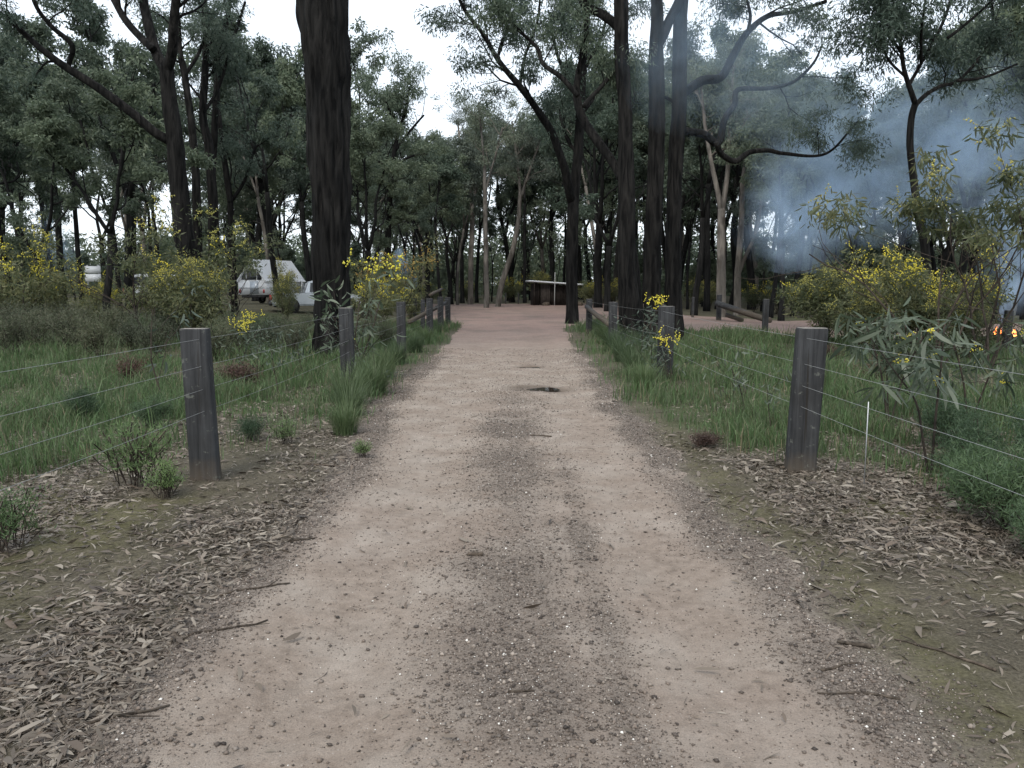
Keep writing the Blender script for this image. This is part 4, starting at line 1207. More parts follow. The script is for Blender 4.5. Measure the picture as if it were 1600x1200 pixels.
TUS = [tus("tussock", 600 + i, 420, .17, .62, .008, M['tussock']) for i in range(3)]
WEED = [shrub_meshes(620 + i, .42, .22, 14, M['weed'], .032, .006, 15, .055, 1, stem_r=.002, droop=-.7, wig=.12, sp=.6) for i in range(2)]
for x, y, sc, k, t in [(-1.95, 9.5, .8, 0, "left"), (-2.15, 10.4, 1, 1, "left"), (-2.0, 11.4, 1.05, 2, "left"), (-2.35, 12.2, 1, 0, "left"), (-2.2, 13.6, 1, 1, "left"), (-2.3, 16, .95, 2, "left"), (-2.3, 19, .95, 0, "left"), (-2.35, 22, .9, 1, "left"), (-2.4, 25.5, .9, 2, "left"), (-2.6, 28.5, .9, 0, "left"), (-2.75, 30.6, .8, 1, "left"), (-1.75, 8.3, .7, 2, "left"),
                       (2.0, 12.0, .85, 0, "right"), (2.15, 14, 1, 1, "right"), (2.3, 16.5, 1.05, 2, "right"), (2.45, 19, 1.1, 0, "right"), (2.6, 21.5, 1.1, 1, "right"), (2.75, 24, 1.1, 2, "right"), (2.9, 26.5, 1.1, 0, "right"), (3.1, 29, 1, 1, "right"), (2.75, 17.5, 1, 0, "right"), (3.0, 20, 1, 1, "right"), (3.2, 23, 1, 2, "right"), (3.3, 26, 1, 0, "right")]:
    tag(link("tussock_grass", TUS[k], None, (x, y, GZ(x, y)), (0, 0, rng.uniform(0, 6)), (sc,) * 3), f"dark green arching grass tussock along the {t} edge of the track", "grass tussock", f"grass tussocks along the {t} verge")
for x, y, sc, k, lab in [(-2.87, 6.1, 1.5, 0, "bright green leafy weed left of the foot of the front left post"), (-2.55, 5.75, .9, 1, "small bright weed between the leafy weed and the front left post"), (-2.95, 4.55, 1.1, 0, "bright green weed at the lower left edge in the leaf litter"),
                         (2.95, 3.2, .6, 1, "small green sprout at the lower right edge"), (-1.35, 7.1, .5, 1, "tiny green sprout on the left edge of the track"), (-2.2, 7.7, .7, 0, "green weed behind the front left post")]:
    place_shrub("weed", WEED[k], (x, y, GZ(x, y)), rng.uniform(0, 6), sc, lab, "weed")


def litter_mask(x, y):
    s = road_sd(x, y)
    m = sstep(.12, -.18, s) * (.18 + 1.0 * sstep(.38, .58, n2(x, y, .8, 101, 4))) * (1 - .45 * moss_mask(x, y)) * (1 - .65 * grass_mask(x, y))
    m = m * (1 - .72 * sstep(-.75, -.3, s) * (x > 0)) * (1 - .80 * sstep(4.0, 3.0, y) * (x > 0)) * (1 - .35 * (x < 0) * sstep(5.2, 6.6, y))
    return np.clip(m + .005 * (s > 0), 0, 1)


def build_litter():
    rg = np.random.default_rng(9)
    n = 520000
    y = np.exp(rg.uniform(math.log(1.7), math.log(15), n)); x = rg.uniform(-1, 1, n) * np.minimum(1.2 + y * .75, 8.5)
    k = rg.random(n) < litter_mask(x, y) * np.clip(.25 + y * .13, 0, 1); x, y = x[k], y[k]
    if len(x) > 150000: x, y = x[:150000], y[:150000]
    n = len(x)
    a = rg.uniform(0, 6.283, n); ti = rg.normal(size=n) * .22
    ax = np.stack([np.cos(a) * np.cos(ti), np.sin(a) * np.cos(ti), np.sin(ti)], 1)
    up = unit(np.stack([rg.normal(size=n) * .5, rg.normal(size=n) * .5, np.ones(n)], 1))
    b = unit(np.cross(ax, up)); nr = np.cross(b, ax)
    L = np.clip(.041 * np.exp(rg.normal(size=n) * .48), .012, .12); tw = rg.random(n) < .22
    w = np.where(tw, .0022 + .0015 * rg.random(n), L * rg.uniform(.12, .30, n)); cv = rg.uniform(-.55, .55, n) * np.where(tw, .3, 1); bw = rg.uniform(-.15, .5, n); L = np.where(tw, L * 1.3, L)
    p = np.stack([x, y, surf_h(x, y) + .004 + .022 * rg.random(n) ** 2], 1) - ax * (L / 2)[:, None]
    rows = []
    for t, ww in ((0, .15), (.33, .95), (.68, .8), (1, .08)):
        q = p + ax * (L * t)[:, None] + b * (cv * L * t * (t - 1))[:, None] + nr * (-bw * L * t * (t - 1))[:, None]
        rows += [q - b * (w * ww / 2)[:, None], q + b * (w * ww / 2)[:, None]]
    V = np.stack(rows, 1).reshape(-1, 3); i = np.arange(n)[:, None] * 8
    F_ = np.concatenate([np.concatenate([i + 2 * s, i + 2 * s + 1, i + 2 * s + 3, i + 2 * s + 2], 1) for s in range(3)])
    tag(link("leaf_litter", mesh_np("leaf_litter", V, [F_], [M['litter']])), "dry grey and tan fallen gum leaves strewn over both verges", "leaf litter", kind="stuff")


build_litter()


def build_gravel():
    rg = np.random.default_rng(10)
    n = 640000
    y = np.exp(rg.uniform(math.log(1.7), math.log(20), n)); x = rg.uniform(-2.6, 2.6, n)
    gm = gravel_mask(x, y)
    k = (road_sd(x, y) > -.35) & (rg.random(n) < (gm ** 1.3 * 1.0 + .045)); x, y = x[k], y[k]
    x, y = x[:170000], y[:170000]; n = len(x)
    qz = rg.random(n) < .026
    r = np.where(qz, .75, 1) * np.minimum(.0019 * np.exp(rg.exponential(.42, n)) + .0003 * y, .013)
    base = np.array([(1, 0, 0), (-1, 0, 0), (0, 1, 0), (0, -1, 0), (0, 0, 1), (0, 0, -1)], float)
    f = np.array([(0, 2, 4), (2, 1, 4), (1, 3, 4), (3, 0, 4), (2, 0, 5), (1, 2, 5), (3, 1, 5), (0, 3, 5)])
    a = rg.uniform(0, 6.28, n); ca, sa = np.cos(a), np.sin(a)
    S = base[None] * rg.uniform(.6, 1.3, (n, 6, 1)) * r[:, None, None]
    S = np.stack([S[..., 0] * ca[:, None] - S[..., 1] * sa[:, None], S[..., 0] * sa[:, None] + S[..., 1] * ca[:, None], S[..., 2] * .7], -1)
    V = (np.stack([x, y, surf_h(x, y) + r * .3], 1)[:, None] + S).reshape(-1, 3)
    mi = np.repeat(qz.astype(int), 8)
    F_ = (np.arange(n)[:, None, None] * 6 + f[None]).reshape(-1, 3)
    tag(link("gravel", mesh_np("gravel", V, [F_], [M['stone'], M['quartz']], mi)), "fine dark gravel with white quartz chips along the middle and edges of the track", "gravel", kind="stuff")


build_gravel()


def stick(px, py, L, a, r, label, seed, bend=.15, name="fallen_stick"):
    y = None
    for yy in np.linspace(1.8, 16, 600):
        q = P(px, py, yy)
        if q[2] < GZ(q[0], yy) + .01: y = yy; break
    if y is None: y = 6
    x = float(P(px, py, y)[0]); rg = np.random.default_rng(seed); t = np.linspace(-.5, .5, 9)
    xs = x + np.cos(a) * L * t - np.sin(a) * bend * L * (t * t) + rg.normal(size=9) * L * .012
    ys = y + np.sin(a) * L * t + np.cos(a) * bend * L * (t * t) + rg.normal(size=9) * L * .012
    zs = surf_h(xs, ys) + r * .8
    mb = MB(); mb.tube(np.stack([xs, ys, zs], 1) - (x, y, zs[4]), r * np.linspace(1, .5, 9), 6)
    i = 6; e = np.array((xs[i], ys[i], zs[i])) - (x, y, zs[4])
    b2 = a + (.65 if seed % 2 else -.6); mb.tube([e, e + (math.cos(b2) * L * .1, math.sin(b2) * L * .1, .006), e + (math.cos(b2 + .2) * L * .24, math.sin(b2 + .2) * L * .24, .004)], [r * .5, r * .4, r * .25], 5)
    tag(link(name, mb.mesh("stick", [M['stick']], True), None, (x, y, zs[4])), label, "stick")


for i, (px, py, L, a, r, lab) in enumerate([
    (502, 727, .34, 2.9, .012, "dark stick lying at the left edge of the track beside the front left post"), (465, 843, .20, .1, .010, "short dark stick in the gravel on the left edge"),
    (330, 985, .5, .5, .007, "thin twig half buried in the lower left leaf litter"), (385, 920, .42, .45, .007, "curved twig along the edge of the left leaf litter"), (120, 1135, .6, .3, .008, "long thin twig in the lower left corner litter"),
    (845, 680, .22, 2.9, .009, "small dark stick on the track beyond the gravel strip"), (742, 868, .09, 3.0, .013, "dark clod-like bark piece in the middle of the track"), (1335, 1008, .13, 2.8, .013, "black bark chunk on the mossy right verge"),
    (1310, 1040, .2, .4, .006, "thin twig below the black bark chunk"), (815, 1082, .1, .05, .006, "tiny curled twig in the lower middle of the track"), (1475, 1020, .4, 2.3, .007, "slanting twig in the right leaf litter"),
    (1340, 1085, .3, 3.05, .006, "straight twig lying on the lower right moss"), (1195, 740, .3, 1.2, .008, "twig at the foot of the nearest right post"), (430, 800, .3, 2.0, .008, "bent twig on the left verge below the front left post")]):
    stick(px, py, L, a, r, lab, 700 + i)

# ------------------------------------------------------------------ fences
def post_mesh(h, w, t, lean, seed, rot=0.0, top_w=1.0):
    """rough split timber post, chamfered, checked and a little irregular"""
    k = 28; rings = 26
    a = np.arange(k) * 2 * math.pi / k + .1
    ca, sa = np.cos(a), np.sin(a); e = .28
    ox = np.sign(ca) * np.abs(ca) ** e * w / 2; oy = np.sign(sa) * np.abs(sa) ** e * t / 2
    zs = np.concatenate([np.linspace(-.25, h - .012, rings - 1), [h]])
    V = []
    for i, z in enumerate(zs):
        f = z / h
        s = 1 + (top_w - 1) * f + (.02 if z < .05 else 0); s *= .965 if i == rings - 1 else 1
        p = np.stack([ca * 1.6, sa * 1.6, np.full(k, z * 1.1)], 1)
        d = 1 + .05 * (fbm(p, seed, 2) - .5) + .035 * (vnoise(np.stack([a * 7, np.full(k, z * .8), np.zeros(k)], 1), seed + 4) - .5)
        V.append(np.stack([ox * s * d + lean[0] * f * h, oy * s * d + lean[1] * f * h, np.full(k, z) + (.006 * (vnoise(p * 3, seed + 8) - .5) if i == rings - 1 else 0)], 1))
    V = np.vstack(V + [np.array([[lean[0] * h, lean[1] * h, h + .002]])])
    i = np.arange(rings - 1)[:, None] * k; j = np.arange(k)[None]; j2 = (j + 1) % k
    q = np.stack([i + j, i + j2, i + k + j2, i + k + j], -1).reshape(-1, 4)
    c = (rings - 1) * k; jj = np.arange(k)
    t_ = np.stack([c + jj, c + (jj + 1) % k, np.full(k, len(V) - 1)], 1)
    if rot:
        R_ = np.array(Matrix.Rotation(rot, 3, 'Z')); V = V @ R_.T
    return mesh_np("post", V, [t_, q], [M['post'], M['post_end']], np.concatenate([np.ones(len(t_), int), np.zeros(len(q), int)]), False)


def wire_fence(label, posts, side, hts, drop):
    """posts: (x,y,h,w,t,leanx,rot,top)"""
    x0, y0 = posts[1][0], posts[1][1]
    root = empty("wire_fence", (x0, y0, GZ(x0, y0)), label, "fence"); o0 = np.array(root.location)
    att = []
    for i, (x, y, h, w, t, lx, rot, tw) in enumerate(posts):
        z = GZ(x, y)
        link("post", post_mesh(h, w, t, (lx, .0), 800 + i + (50 if side > 0 else 0), rot, tw), root, tuple(np.array((x, y, z)) - o0))
        att.append((x, y, z, h, w, lx))
    for k, ht in enumerate(hts):
        mb = MB()
        for i in range(len(att) - 1):
            a, b = att[i], att[i + 1]
            pa = np.array((a[0] + a[5] * ht - side * (a[4] / 2 - .05), a[1] + .085 * 0, a[2] + ht * a[3] / 1.2)); pb = np.array((b[0] + b[5] * ht - side * (b[4] / 2 - .05), b[1], b[2] + ht * b[3] / 1.2))
            t = np.linspace(0, 1, 9)[:, None]
            pt = pa * (1 - t) + pb * t; pt[:, 2] -= (4 * t * (1 - t))[:, 0] * drop * (1 + k * .5)
            mb.tube(pt - o0, .0015, 5, cap=False)
        link("wire", mb.mesh("wire", [M['wire']], True), root)
    return root


HT = [1.12, .91, .73, .56]
wire_fence("wire fence with weathered grey timber posts along the left side of the track",
           [(-2.75, .2, 1.2, .2, .15, 0, 0, 1), (-2.44, 6.28, 1.2, .215, .16, -.028, .1, .95), (X(541, 12.1), 12.1, 1.22, .21, .15, -.01, .05, 1), (X(626, 17.7), 17.7, 1.22, .19, .15, 0, 0, 1), (X(671, 23.9), 23.9, 1.2, .19, .15, 0, 0, 1), (X(688, 28), 28, 1.2, .2, .15, 0, 0, 1), (X(699.5, 31), 31, 1.15, .2, .15, 0, 0, 1)], -1, HT, .012)
wire_fence("wire fence with weathered grey timber posts along the right side of the track",
           [(2.62, .2, 1.2, .2, .15, 0, 0, 1), (2.41, 6.6, 1.2, .232, .17, .04, -.12, 1), (X(1041, 13.1), 13.1, 1.2, .25, .16, .01, 0, 1), (X(958.5, 19.8), 19.8, 1.18, .21, .16, 0, 0, 1), (X(921, 26.5), 26.5, 1.15, .2, .16, 0, 0, 1)], 1, HT, .012)


def log_mesh(a, b, r, seed, mat_='post'):
    t = np.linspace(0, 1, 14)[:, None]; pt = np.array(a) * (1 - t) + np.array(b) * t
    pt[:, 2] += .03 * (vnoise(pt * 1.2, seed) - .5)
    mb = MB(); mb.tube(pt, r * (1 + .2 * (vnoise(pt * 2, seed + 1) - .5)), 12, 0, True, furrow(.08, seed=seed))
    return mb.mesh("log", [M[mat_]], True)


def standing_post(px, d, h, w, label, name="timber_post", seed=0, metal=False):
    x = X(px, d); z = GZ(x, d)
    if metal:
        mb = MB(); mb.tube([(0, 0, -.2), (0, 0, h)], [w / 2, w / 2], 8); me = mb.mesh("post", [M['metal']])
    else:
        me = post_mesh(h, w, w * .8, (.01, 0), 900 + seed)
    tag(link(name, me, None, (x, d, z)), label, "post")
    return np.array((x, d, z))


standing_post(648, 33, 1.2, .16, "thin grey post behind the left wire fence near the clearing", seed=1)
standing_post(660, 27.5, 1.1, .14, "narrow post left of the fourth left fence post", seed=2)
pa = standing_post(1124, 38, 1.2, .22, "short grey post holding the upper end of the leaning log", seed=3)
pb = standing_post(1197, 24.5, 1.15, .17, "slender grey post at the near edge of the side track", seed=4)
standing_post(1298, 24, .95, .05, "thin steel picket standing left of the flowering mound", "steel_picket", metal=True)
standing_post(1578, 18.5, 1.0, .16, "dark post standing right in front of the campfire", seed=6)
standing_post(1366, 6.0, .66, .009, 'thin pale upright stake beside the nearest right post', 'thin_stake', metal=True)
for px, d, lab in [(790, 74, "thin pale post at the back of the clearing left of the shed"), (810, 73, "second thin pale post nearer the shed"), (1083, 40, "grey post between the tall trunks and the leaning log")]:
    standing_post(px, d, 1.0, .12, lab, seed=int(px))
for a, b, r, lab, s in [((1120, 474, 37.6), (1202, 514, 34.5), .14, "heavy grey log leaning down to the right beside the side track", 1), ((1135, 492, 37.2), (1160, 506, 36.5), .1, "short dark log lying below the leaning log", 2),
                        ((917, 479, 26.4), (952, 508, 21.5), .075, "slanting round rail below the last right fence post", 3), ((640, 503, 25), (696, 473, 30.5), .07, "slanting round rail behind the left fence posts", 4), ((672, 461, 26), (690, 452, 29.5), .05, "thin upper rail between the last left fence posts", 5)]:
    A, B = P(*a), P(*b); c = (A + B) / 2
    A[2] = max(A[2], GZ(A[0], A[1]) + r * .7); B[2] = max(B[2], GZ(B[0], B[1]) + r * .7); c = (A + B) / 2
    tag(link("timber_rail" if r < .09 else "fallen_log", log_mesh(A - c, B - c, r, 950 + s), None, c), lab, "rail" if r < .09 else "log")


# ------------------------------------------------------------------ shed and pole
def build_shed():
    d = 69; x0, x1 = X(833, d), X(903, d); w = x1 - x0; z = GZ((x0 + x1) / 2, d); D = 2.6
    o = empty("shed", ((x0 + x1) / 2, d, z), "low dark timber shed with a pale flat roof at the back of the clearing", "shed", rz=.06)
    hw = w / 2
    def planks(xa, xb, y, h0, h1, m, seed, along='x'):
        mb = MB(); n = max(2, int((xb - xa) / .16)); rg = np.random.default_rng(seed)
        for i in range(n):
            c = xa + (xb - xa) * (i + .5) / n; hh = h0 + (h1 - h0) * (i + .5) / n
            if along == 'x': mb.box((c, y + rg.uniform(-.008, .008), hh / 2), ((xb - xa) / n * .94, .03, hh))
            else: mb.box((y + rg.uniform(-.008, .008), c, hh / 2), (.03, (xb - xa) / n * .94, hh))
        return mb.mesh("wall", [M[m]])
    link("wall", planks(-hw, -hw + .55, 0, 1.86, 1.84, 'plank', 1), o)
    link("wall", planks(-hw + .62, -hw + 1.45, -.12, 1.80, 1.78, 'plank_pale', 2), o)
    link("wall", planks(-hw + 1.5, hw, .05, 1.72, 1.62, 'plank', 3), o)
    link("wall", planks(.02, D, -hw, 1.86, 1.86, 'plank', 4, 'y'), o); link("wall", planks(.08, D, hw, 1.62, 1.62, 'plank', 5, 'y'), o)
    link("wall", planks(-hw, hw, D, 1.86, 1.62, 'plank', 6), o)
    rb = MB(); n = 40
    xs = np.linspace(-hw - .45, hw + .35, n); zs = 2.08 - (xs + hw) / w * .26
    for sgn in (0,):
        V = []
        for y in (-.7, D + .3):
            for k, (x, zz) in enumerate(zip(xs, zs)): V.append((x, y, zz + .018 * (k % 2)))
        for y in (-.7, D + .3):
            for k, (x, zz) in enumerate(zip(xs, zs)): V.append((x, y, zz + .018 * (k % 2) - .13))
        i = np.arange(n - 1)
        rb.add(V, [np.stack([i, i + 1, n + i + 1, n + i], 1), np.stack([2 * n + i, 3 * n + i, 3 * n + i + 1, 2 * n + i + 1], 1), np.stack([i, 2 * n + i, 2 * n + i + 1, i + 1], 1), np.stack([n + i, n + i + 1, 3 * n + i + 1, 3 * n + i], 1), [(0, n, 3 * n, 2 * n), (n - 1, 3 * n - 1, 4 * n - 1, 2 * n - 1)]])
    link("roof", rb.mesh("roof", [M['roof']]), o)
    for xx in (-hw + .05, -.2, hw - .05):
        mb = MB(); mb.box((xx, -.62, .92 - .05 * xx), (.09, .09, 1.84 - .1 * xx))
        if xx < -1: link("roof_post", mb.mesh("roof_post", [M['plank']]), o)
    for xx in (-hw + .3, .2, hw - .4):
        mb = MB(); mb.box((xx, D / 2 - .2, 1.9 - (xx + hw) / w * .26), (.06, D + .6, .1)); link("rafter", mb.mesh("rafter", [M['plank_pale']]), o)
    px = X(866.5, 67.5); zz = GZ(px, 67.5)
    mb = MB(); mb.tube([(0, 0, -.3), (.01, 0, 1.3), (.03, 0, 2.75)], [.038, .036, .034], 10)
    tag(link("white_pole", mb.mesh("white_pole", [M['pole']], True), None, (px, 67.5, zz)), "slim white pole standing in front of the shed, taller than its roof", "pole")
    for k, (pxx, lab) in enumerate([(853, "grey rock at the foot of the shed's pale planks"), (905, "dark stump right of the shed")]):
        x = X(pxx, 67.6); import bmesh
        bm = bmesh.new(); bmesh.ops.create_icosphere(bm, subdivisions=3, radius=.28)
        for v in bm.verts:
            f = 1 + .5 * (vnoise(np.array([v.co]) * 3.1, 31 + k)[0] - .5); v.co = Vector((v.co.x * f * 1.2, v.co.y * f, v.co.z * f * .75))
        me = bpy.data.meshes.new("rock"); bm.to_mesh(me); bm.free(); me.materials.append(M['stick'])
        tag(link("rock" if k == 0 else "stump", me, None, (x, 67.6, GZ(x, 67.6) + .1)), lab, "rock" if k == 0 else "stump")


build_shed()


# ------------------------------------------------------------------ vehicles
def wheel(parent, c, r, w, axis_x=True):
    t = MB(); n = 20; a = np.arange(n) * 2 * math.pi / n
    def ring(rr, x): return np.stack([np.full(n, x), np.cos(a) * rr, np.sin(a) * rr], 1)
    prof = [(r * .6, -w / 2), (r * .92, -w / 2), (r, -w / 2 + .03), (r, w / 2 - .03), (r * .92, w / 2), (r * .6, w / 2)]
    V = np.vstack([ring(p, x) for p, x in prof]); m = len(prof)
    q = []
    for i in range(m):
        i2 = (i + 1) % m
        for j in range(n): q.append((i * n + j, i * n + (j + 1) % n, i2 * n + (j + 1) % n, i2 * n + j))
    t.add(V, [q]); tire = link("wheel", t.mesh("tyre", [M['rubber']], True), parent, c)
    rm = MB(); V = np.vstack([ring(r * .6, -w * .35), ring(r * .6, w * .35), [[-w * .3, 0, 0]], [[w * .3, 0, 0]]])
    j = np.arange(n)
    rm.add(V, [np.stack([j, (j + 1) % n, n + (j + 1) % n, n + j], 1), np.stack([j, (j + 1) % n, np.full(n, 2 * n)], 1), np.stack([n + j, n + (j + 1) % n, np.full(n, 2 * n + 1)], 1)])
    link("rim", rm.mesh("rim", [M['metal']]), tire)


def extrude_profile(poly, w, tuck=None):
    """side outline in (y,z) extruded across x; tuck(z) narrows the upper body"""
    n = len(poly); V = []
    for s in (-1, 1):
        for y, z in poly: V.append((s * w / 2 * (tuck(z) if tuck else 1), y, z))
    j = np.arange(n)
    return np.array(V), [np.stack([j, (j + 1) % n, n + (j + 1) % n, n + j], 1)], [list(range(n))[::-1], list(range(n, 2 * n))]


def poly_mesh(name, V, quads, ngons, mats, bevel=.05):
    import bmesh
    bm = bmesh.new(); vs = [bm.verts.new(v) for v in V]
    for q in quads:
        for f in q: bm.faces.new([vs[i] for i in f])
    for g in ngons: bm.faces.new([vs[i] for i in g])
    bmesh.ops.recalc_face_normals(bm, faces=bm.faces)
    if bevel: bmesh.ops.bevel(bm, geom=list(bm.edges), offset=bevel, segments=2, affect='EDGES', clamp_overlap=True)
    me = bpy.data.meshes.new(name); bm.to_mesh(me); bm.free()
    for m in mats: me.materials.append(m)
    return me


def quad_plate(pts, th, m, name):
    """thin pane through four or more points (planar), thickness th along its normal"""
    p = np.array(pts, float); nrm = np.cross(p[1] - p[0], p[2] - p[0]); nrm /= np.linalg.norm(nrm); n = len(p)
    V = np.vstack([p - nrm * th / 2, p + nrm * th / 2]); j = np.arange(n)
    return poly_mesh(name, V, [np.stack([j, (j + 1) % n, n + (j + 1) % n, n + j], 1)], [list(range(n))[::-1], list(range(n, 2 * n))], [m], 0)


def build_car(loc, rz, label, paint, ute=False):
    """+y is the front of the car"""
    o = empty("parked_car", loc, label, "car", rz=rz)
    w = 1.85
    body = [(-2.4, .45), (-2.42, .95), (-2.3, 1.08), (1.0, 1.10), (2.15, .98), (2.4, .80), (2.42, .45)]
    V, q, g = extrude_profile(body, w)
    link("body", poly_mesh("body", V, q, g, [paint], .07), o)
    cab = [(-.75, 1.06), (-.55, 1.66), (-.2, 1.76), (.45, 1.74), (1.25, 1.06)] if ute else [(-2.3, 1.04), (-2.1, 1.68), (-1.7, 1.80), (.35, 1.78), (1.2, 1.06)]
    tk = lambda z: .96 - .16 * max(0, (z - 1.06)) / .7
    V, q, g = extrude_profile(cab, w, tk); link("cabin", poly_mesh("cabin", V, q, g, [paint], .05), o)
    y0, y1 = cab[0][0], cab[-1][0]
    for s in (-1, 1):
        segs = [(-.5, .2), (.26, .8)] if ute else [(-2.0, -1.15), (-1.05, -.2), (-.1, .65)]
        for a, b in segs:
            pts = [(s * (w / 2 * tk(1.14) + .004), a, 1.14), (s * (w / 2 * tk(1.14) + .004), b + .12 * (b > .5), 1.14), (s * (w / 2 * tk(1.62) + .004), min(b, .45) if b > .5 else b, 1.62), (s * (w / 2 * tk(1.62) + .004), a + .06, 1.62)]
            link("window", quad_plate(pts, .02, M['glass'], "window"), o)
        for yy in (-1.45, 1.45):
            mb = MB(); mb.tube([(s * (w / 2 - .1), yy, .42), (s * (w / 2 + .012), yy, .42)], [.43, .43], 20); link("wheel_arch", mb.mesh("wheel_arch", [M['dark']]), o)
            wheel(o, (s * (w / 2 - .05), yy, .37), .37, .24)
        mb = MB(); mb.box((s * .68, 2.40, .78), (.36, .08, .16)); link("headlight", mb.mesh("headlight", [M['lens']]), o)
        mb = MB(); mb.box((s * .8, -2.42, .86), (.16, .06, .26)); link("tail_light", mb.mesh("tail_light", [M['redlens']]), o)
        mb = MB(); mb.box((s * 1.02, .85, 1.16), (.18, .1, .14)); link("mirror", mb.mesh("mirror", [paint]), o)
    a, b = cab[-1], cab[-2]
    f = lambda t, off: (a[0] + (b[0] - a[0]) * t + off, a[1] + (b[1] - a[1]) * t + .01)
    (ya, za), (yb, zb) = f(.12, .02), f(.9, .02)
    link("windscreen", quad_plate([(-.8, ya, za), (.8, ya, za), (.68, yb, zb), (-.68, yb, zb)], .02, M['glass'], "windscreen"), o)
    a, b = cab[0], cab[1]
    ya, za, yb, zb = a[0] + (b[0] - a[0]) * .15 - .015, a[1] + (b[1] - a[1]) * .15, a[0] + (b[0] - a[0]) * .9 - .015, a[1] + (b[1] - a[1]) * .9
    link("rear_window", quad_plate([(.78, ya, za), (-.78, ya, za), (-.68, yb, zb), (.68, yb, zb)], .02, M['glass'], "rear_window"), o)
    mb = MB(); mb.box((0, 2.43, .55), (1.8, .12, .2)); link("bumper", mb.mesh("bumper", [M['dark']]), o)
    mb = MB(); mb.box((0, -2.45, .55), (1.8, .12, .2)); link("bumper", mb.mesh("bumper", [M['dark']]), o)
    mb = MB(); mb.box((0, 2.42, .8), (.8, .06, .18)); link("grille", mb.mesh("grille", [M['dark']]), o)
    if ute:
        for s in (-1, 1):
            mb = MB(); mb.tube([(s * .7, -.9, 1.08), (s * .66, -.85, 1.6), (s * .3, -.85, 1.7), (0, -.85, 1.7)], [.03] * 4, 8); link("roll_bar", mb.mesh("roll_bar", [M['metal']], True), o)
    return o


def build_camper():
    d = 50; x = X(394, d); z = GZ(x, d)
    o = empty("camper_trailer", (x, d, z), "white camper trailer with a steep pointed roof raised, parked among the wattles", "camper trailer", rz=-.36)
    w, L, fl, eave, top = 2.05, 4.0, .55, 1.42, 2.72
    mb = MB(); mb.box((0, L / 2, (fl + eave) / 2), (w, L, eave - fl)); link("body", mb.mesh("body", [M['white']]), o)
    mb = MB(); mb.box((0, L / 2, .46), (w * .8, L * .98, .14)); link("chassis", mb.mesh("chassis", [M['dark']]), o)
    # gables
    for y, s in ((.02, -1), (L - .02, 1)):
        g = quad_plate([(-w / 2 + .02, y, eave), (w / 2 - .02, y, eave), (0, y, top - .02)], .04, M['white'], "gable"); gb = link("gable", g, o)
        yy = y + s * .03
        sl = lambda xx: eave + (top - eave) * (1 - abs(xx) / (w / 2))
        for xa, xb in ((-.74, -.42), (-.36, .36), (.42, .74)):
            zt = lambda xx: min(sl(xx) - .12, 2.2)
            link("window", quad_plate([(xa, yy, eave + .06), (xb, yy, eave + .06), (xb, yy, zt(xb)), (xa, yy, zt(xa))], .02, M['glass'], "window"), o)
    for s in (-1, 1):
        p = [(s * (w / 2 + .06), -.08, eave - .06), (s * (w / 2 + .06), L + .08, eave - .06), (0, L + .08, top + .01), (0, -.08, top + .01)]
        link("roof", quad_plate(p if s > 0 else p[::-1], .06, M['white'], "roof"), o)
        mb = MB(); mb.box((s * (w / 2 + .01), L / 2, .98), (.012, L * .96, .05)); link("side_stripe", mb.mesh("side_stripe", [M['silver']]), o)
        wheel(o, (s * (w / 2 - .12), L * .52, .34), .34, .2)
    mb = MB(); mb.box((-.0, -.012, .98), (w * .92, .012, .04)); link("trim_strip", mb.mesh("trim_strip", [M['metal']]), o)
    mb = MB(); mb.box((.18, -.015, 1.0), (.62, .012, .78)); link("door", mb.mesh("door", [M['silver']]), o)
    for s in (-1, 1):
        mb = MB(); mb.box((s * .9, -.02, .78), (.1, .03, .22)); link("tail_light", mb.mesh("tail_light", [M['redlens']]), o)
    mb = MB(); mb.tube([(-.7, L, .5), (0, L + 1.2, .5), (.7, L, .5)], [.05] * 3, 8); link("drawbar", mb.mesh("drawbar", [M['dark']]), o)


build_camper()
x = X(497, 43); build_car((x, 43, GZ(x, 43)), -1.25, "silver utility with open tray parked behind the massive trunk", M['silver'], True)
x = X(266, 47); build_car((x, 47, GZ(x, 47)), -1.1, "white car mostly hidden behind the wattles on the left", M['white'], False)


def build_board():
    d = 40; x = X(147, d); c = P(147, 428, d); z = GZ(x, d)
    o = empty("notice_board", (x, d, z), "white two-row notice board standing between dark trunks at far left", "notice board", rz=-.1)
    h = c[2] - z
    for r in (-.19, .2):
        mb = MB(); mb.box((0, 0, h + r), (.82, .04, .36)); link("panel", mb.mesh("panel", [M['white']]), o)
    for s in (-1, 1):
        mb = MB(); mb.tube([(s * .3, .05, -.3), (s * .3, .05, h + .42)], [.04, .04], 8); link("leg", mb.mesh("leg", [M['metal']]), o)


build_board()


# ------------------------------------------------------------------ campfire and smoke
FD = 21.3; FP = P(1565, 541, FD); FX, FZ = float(FP[0]), GZ(float(FP[0]), FD)


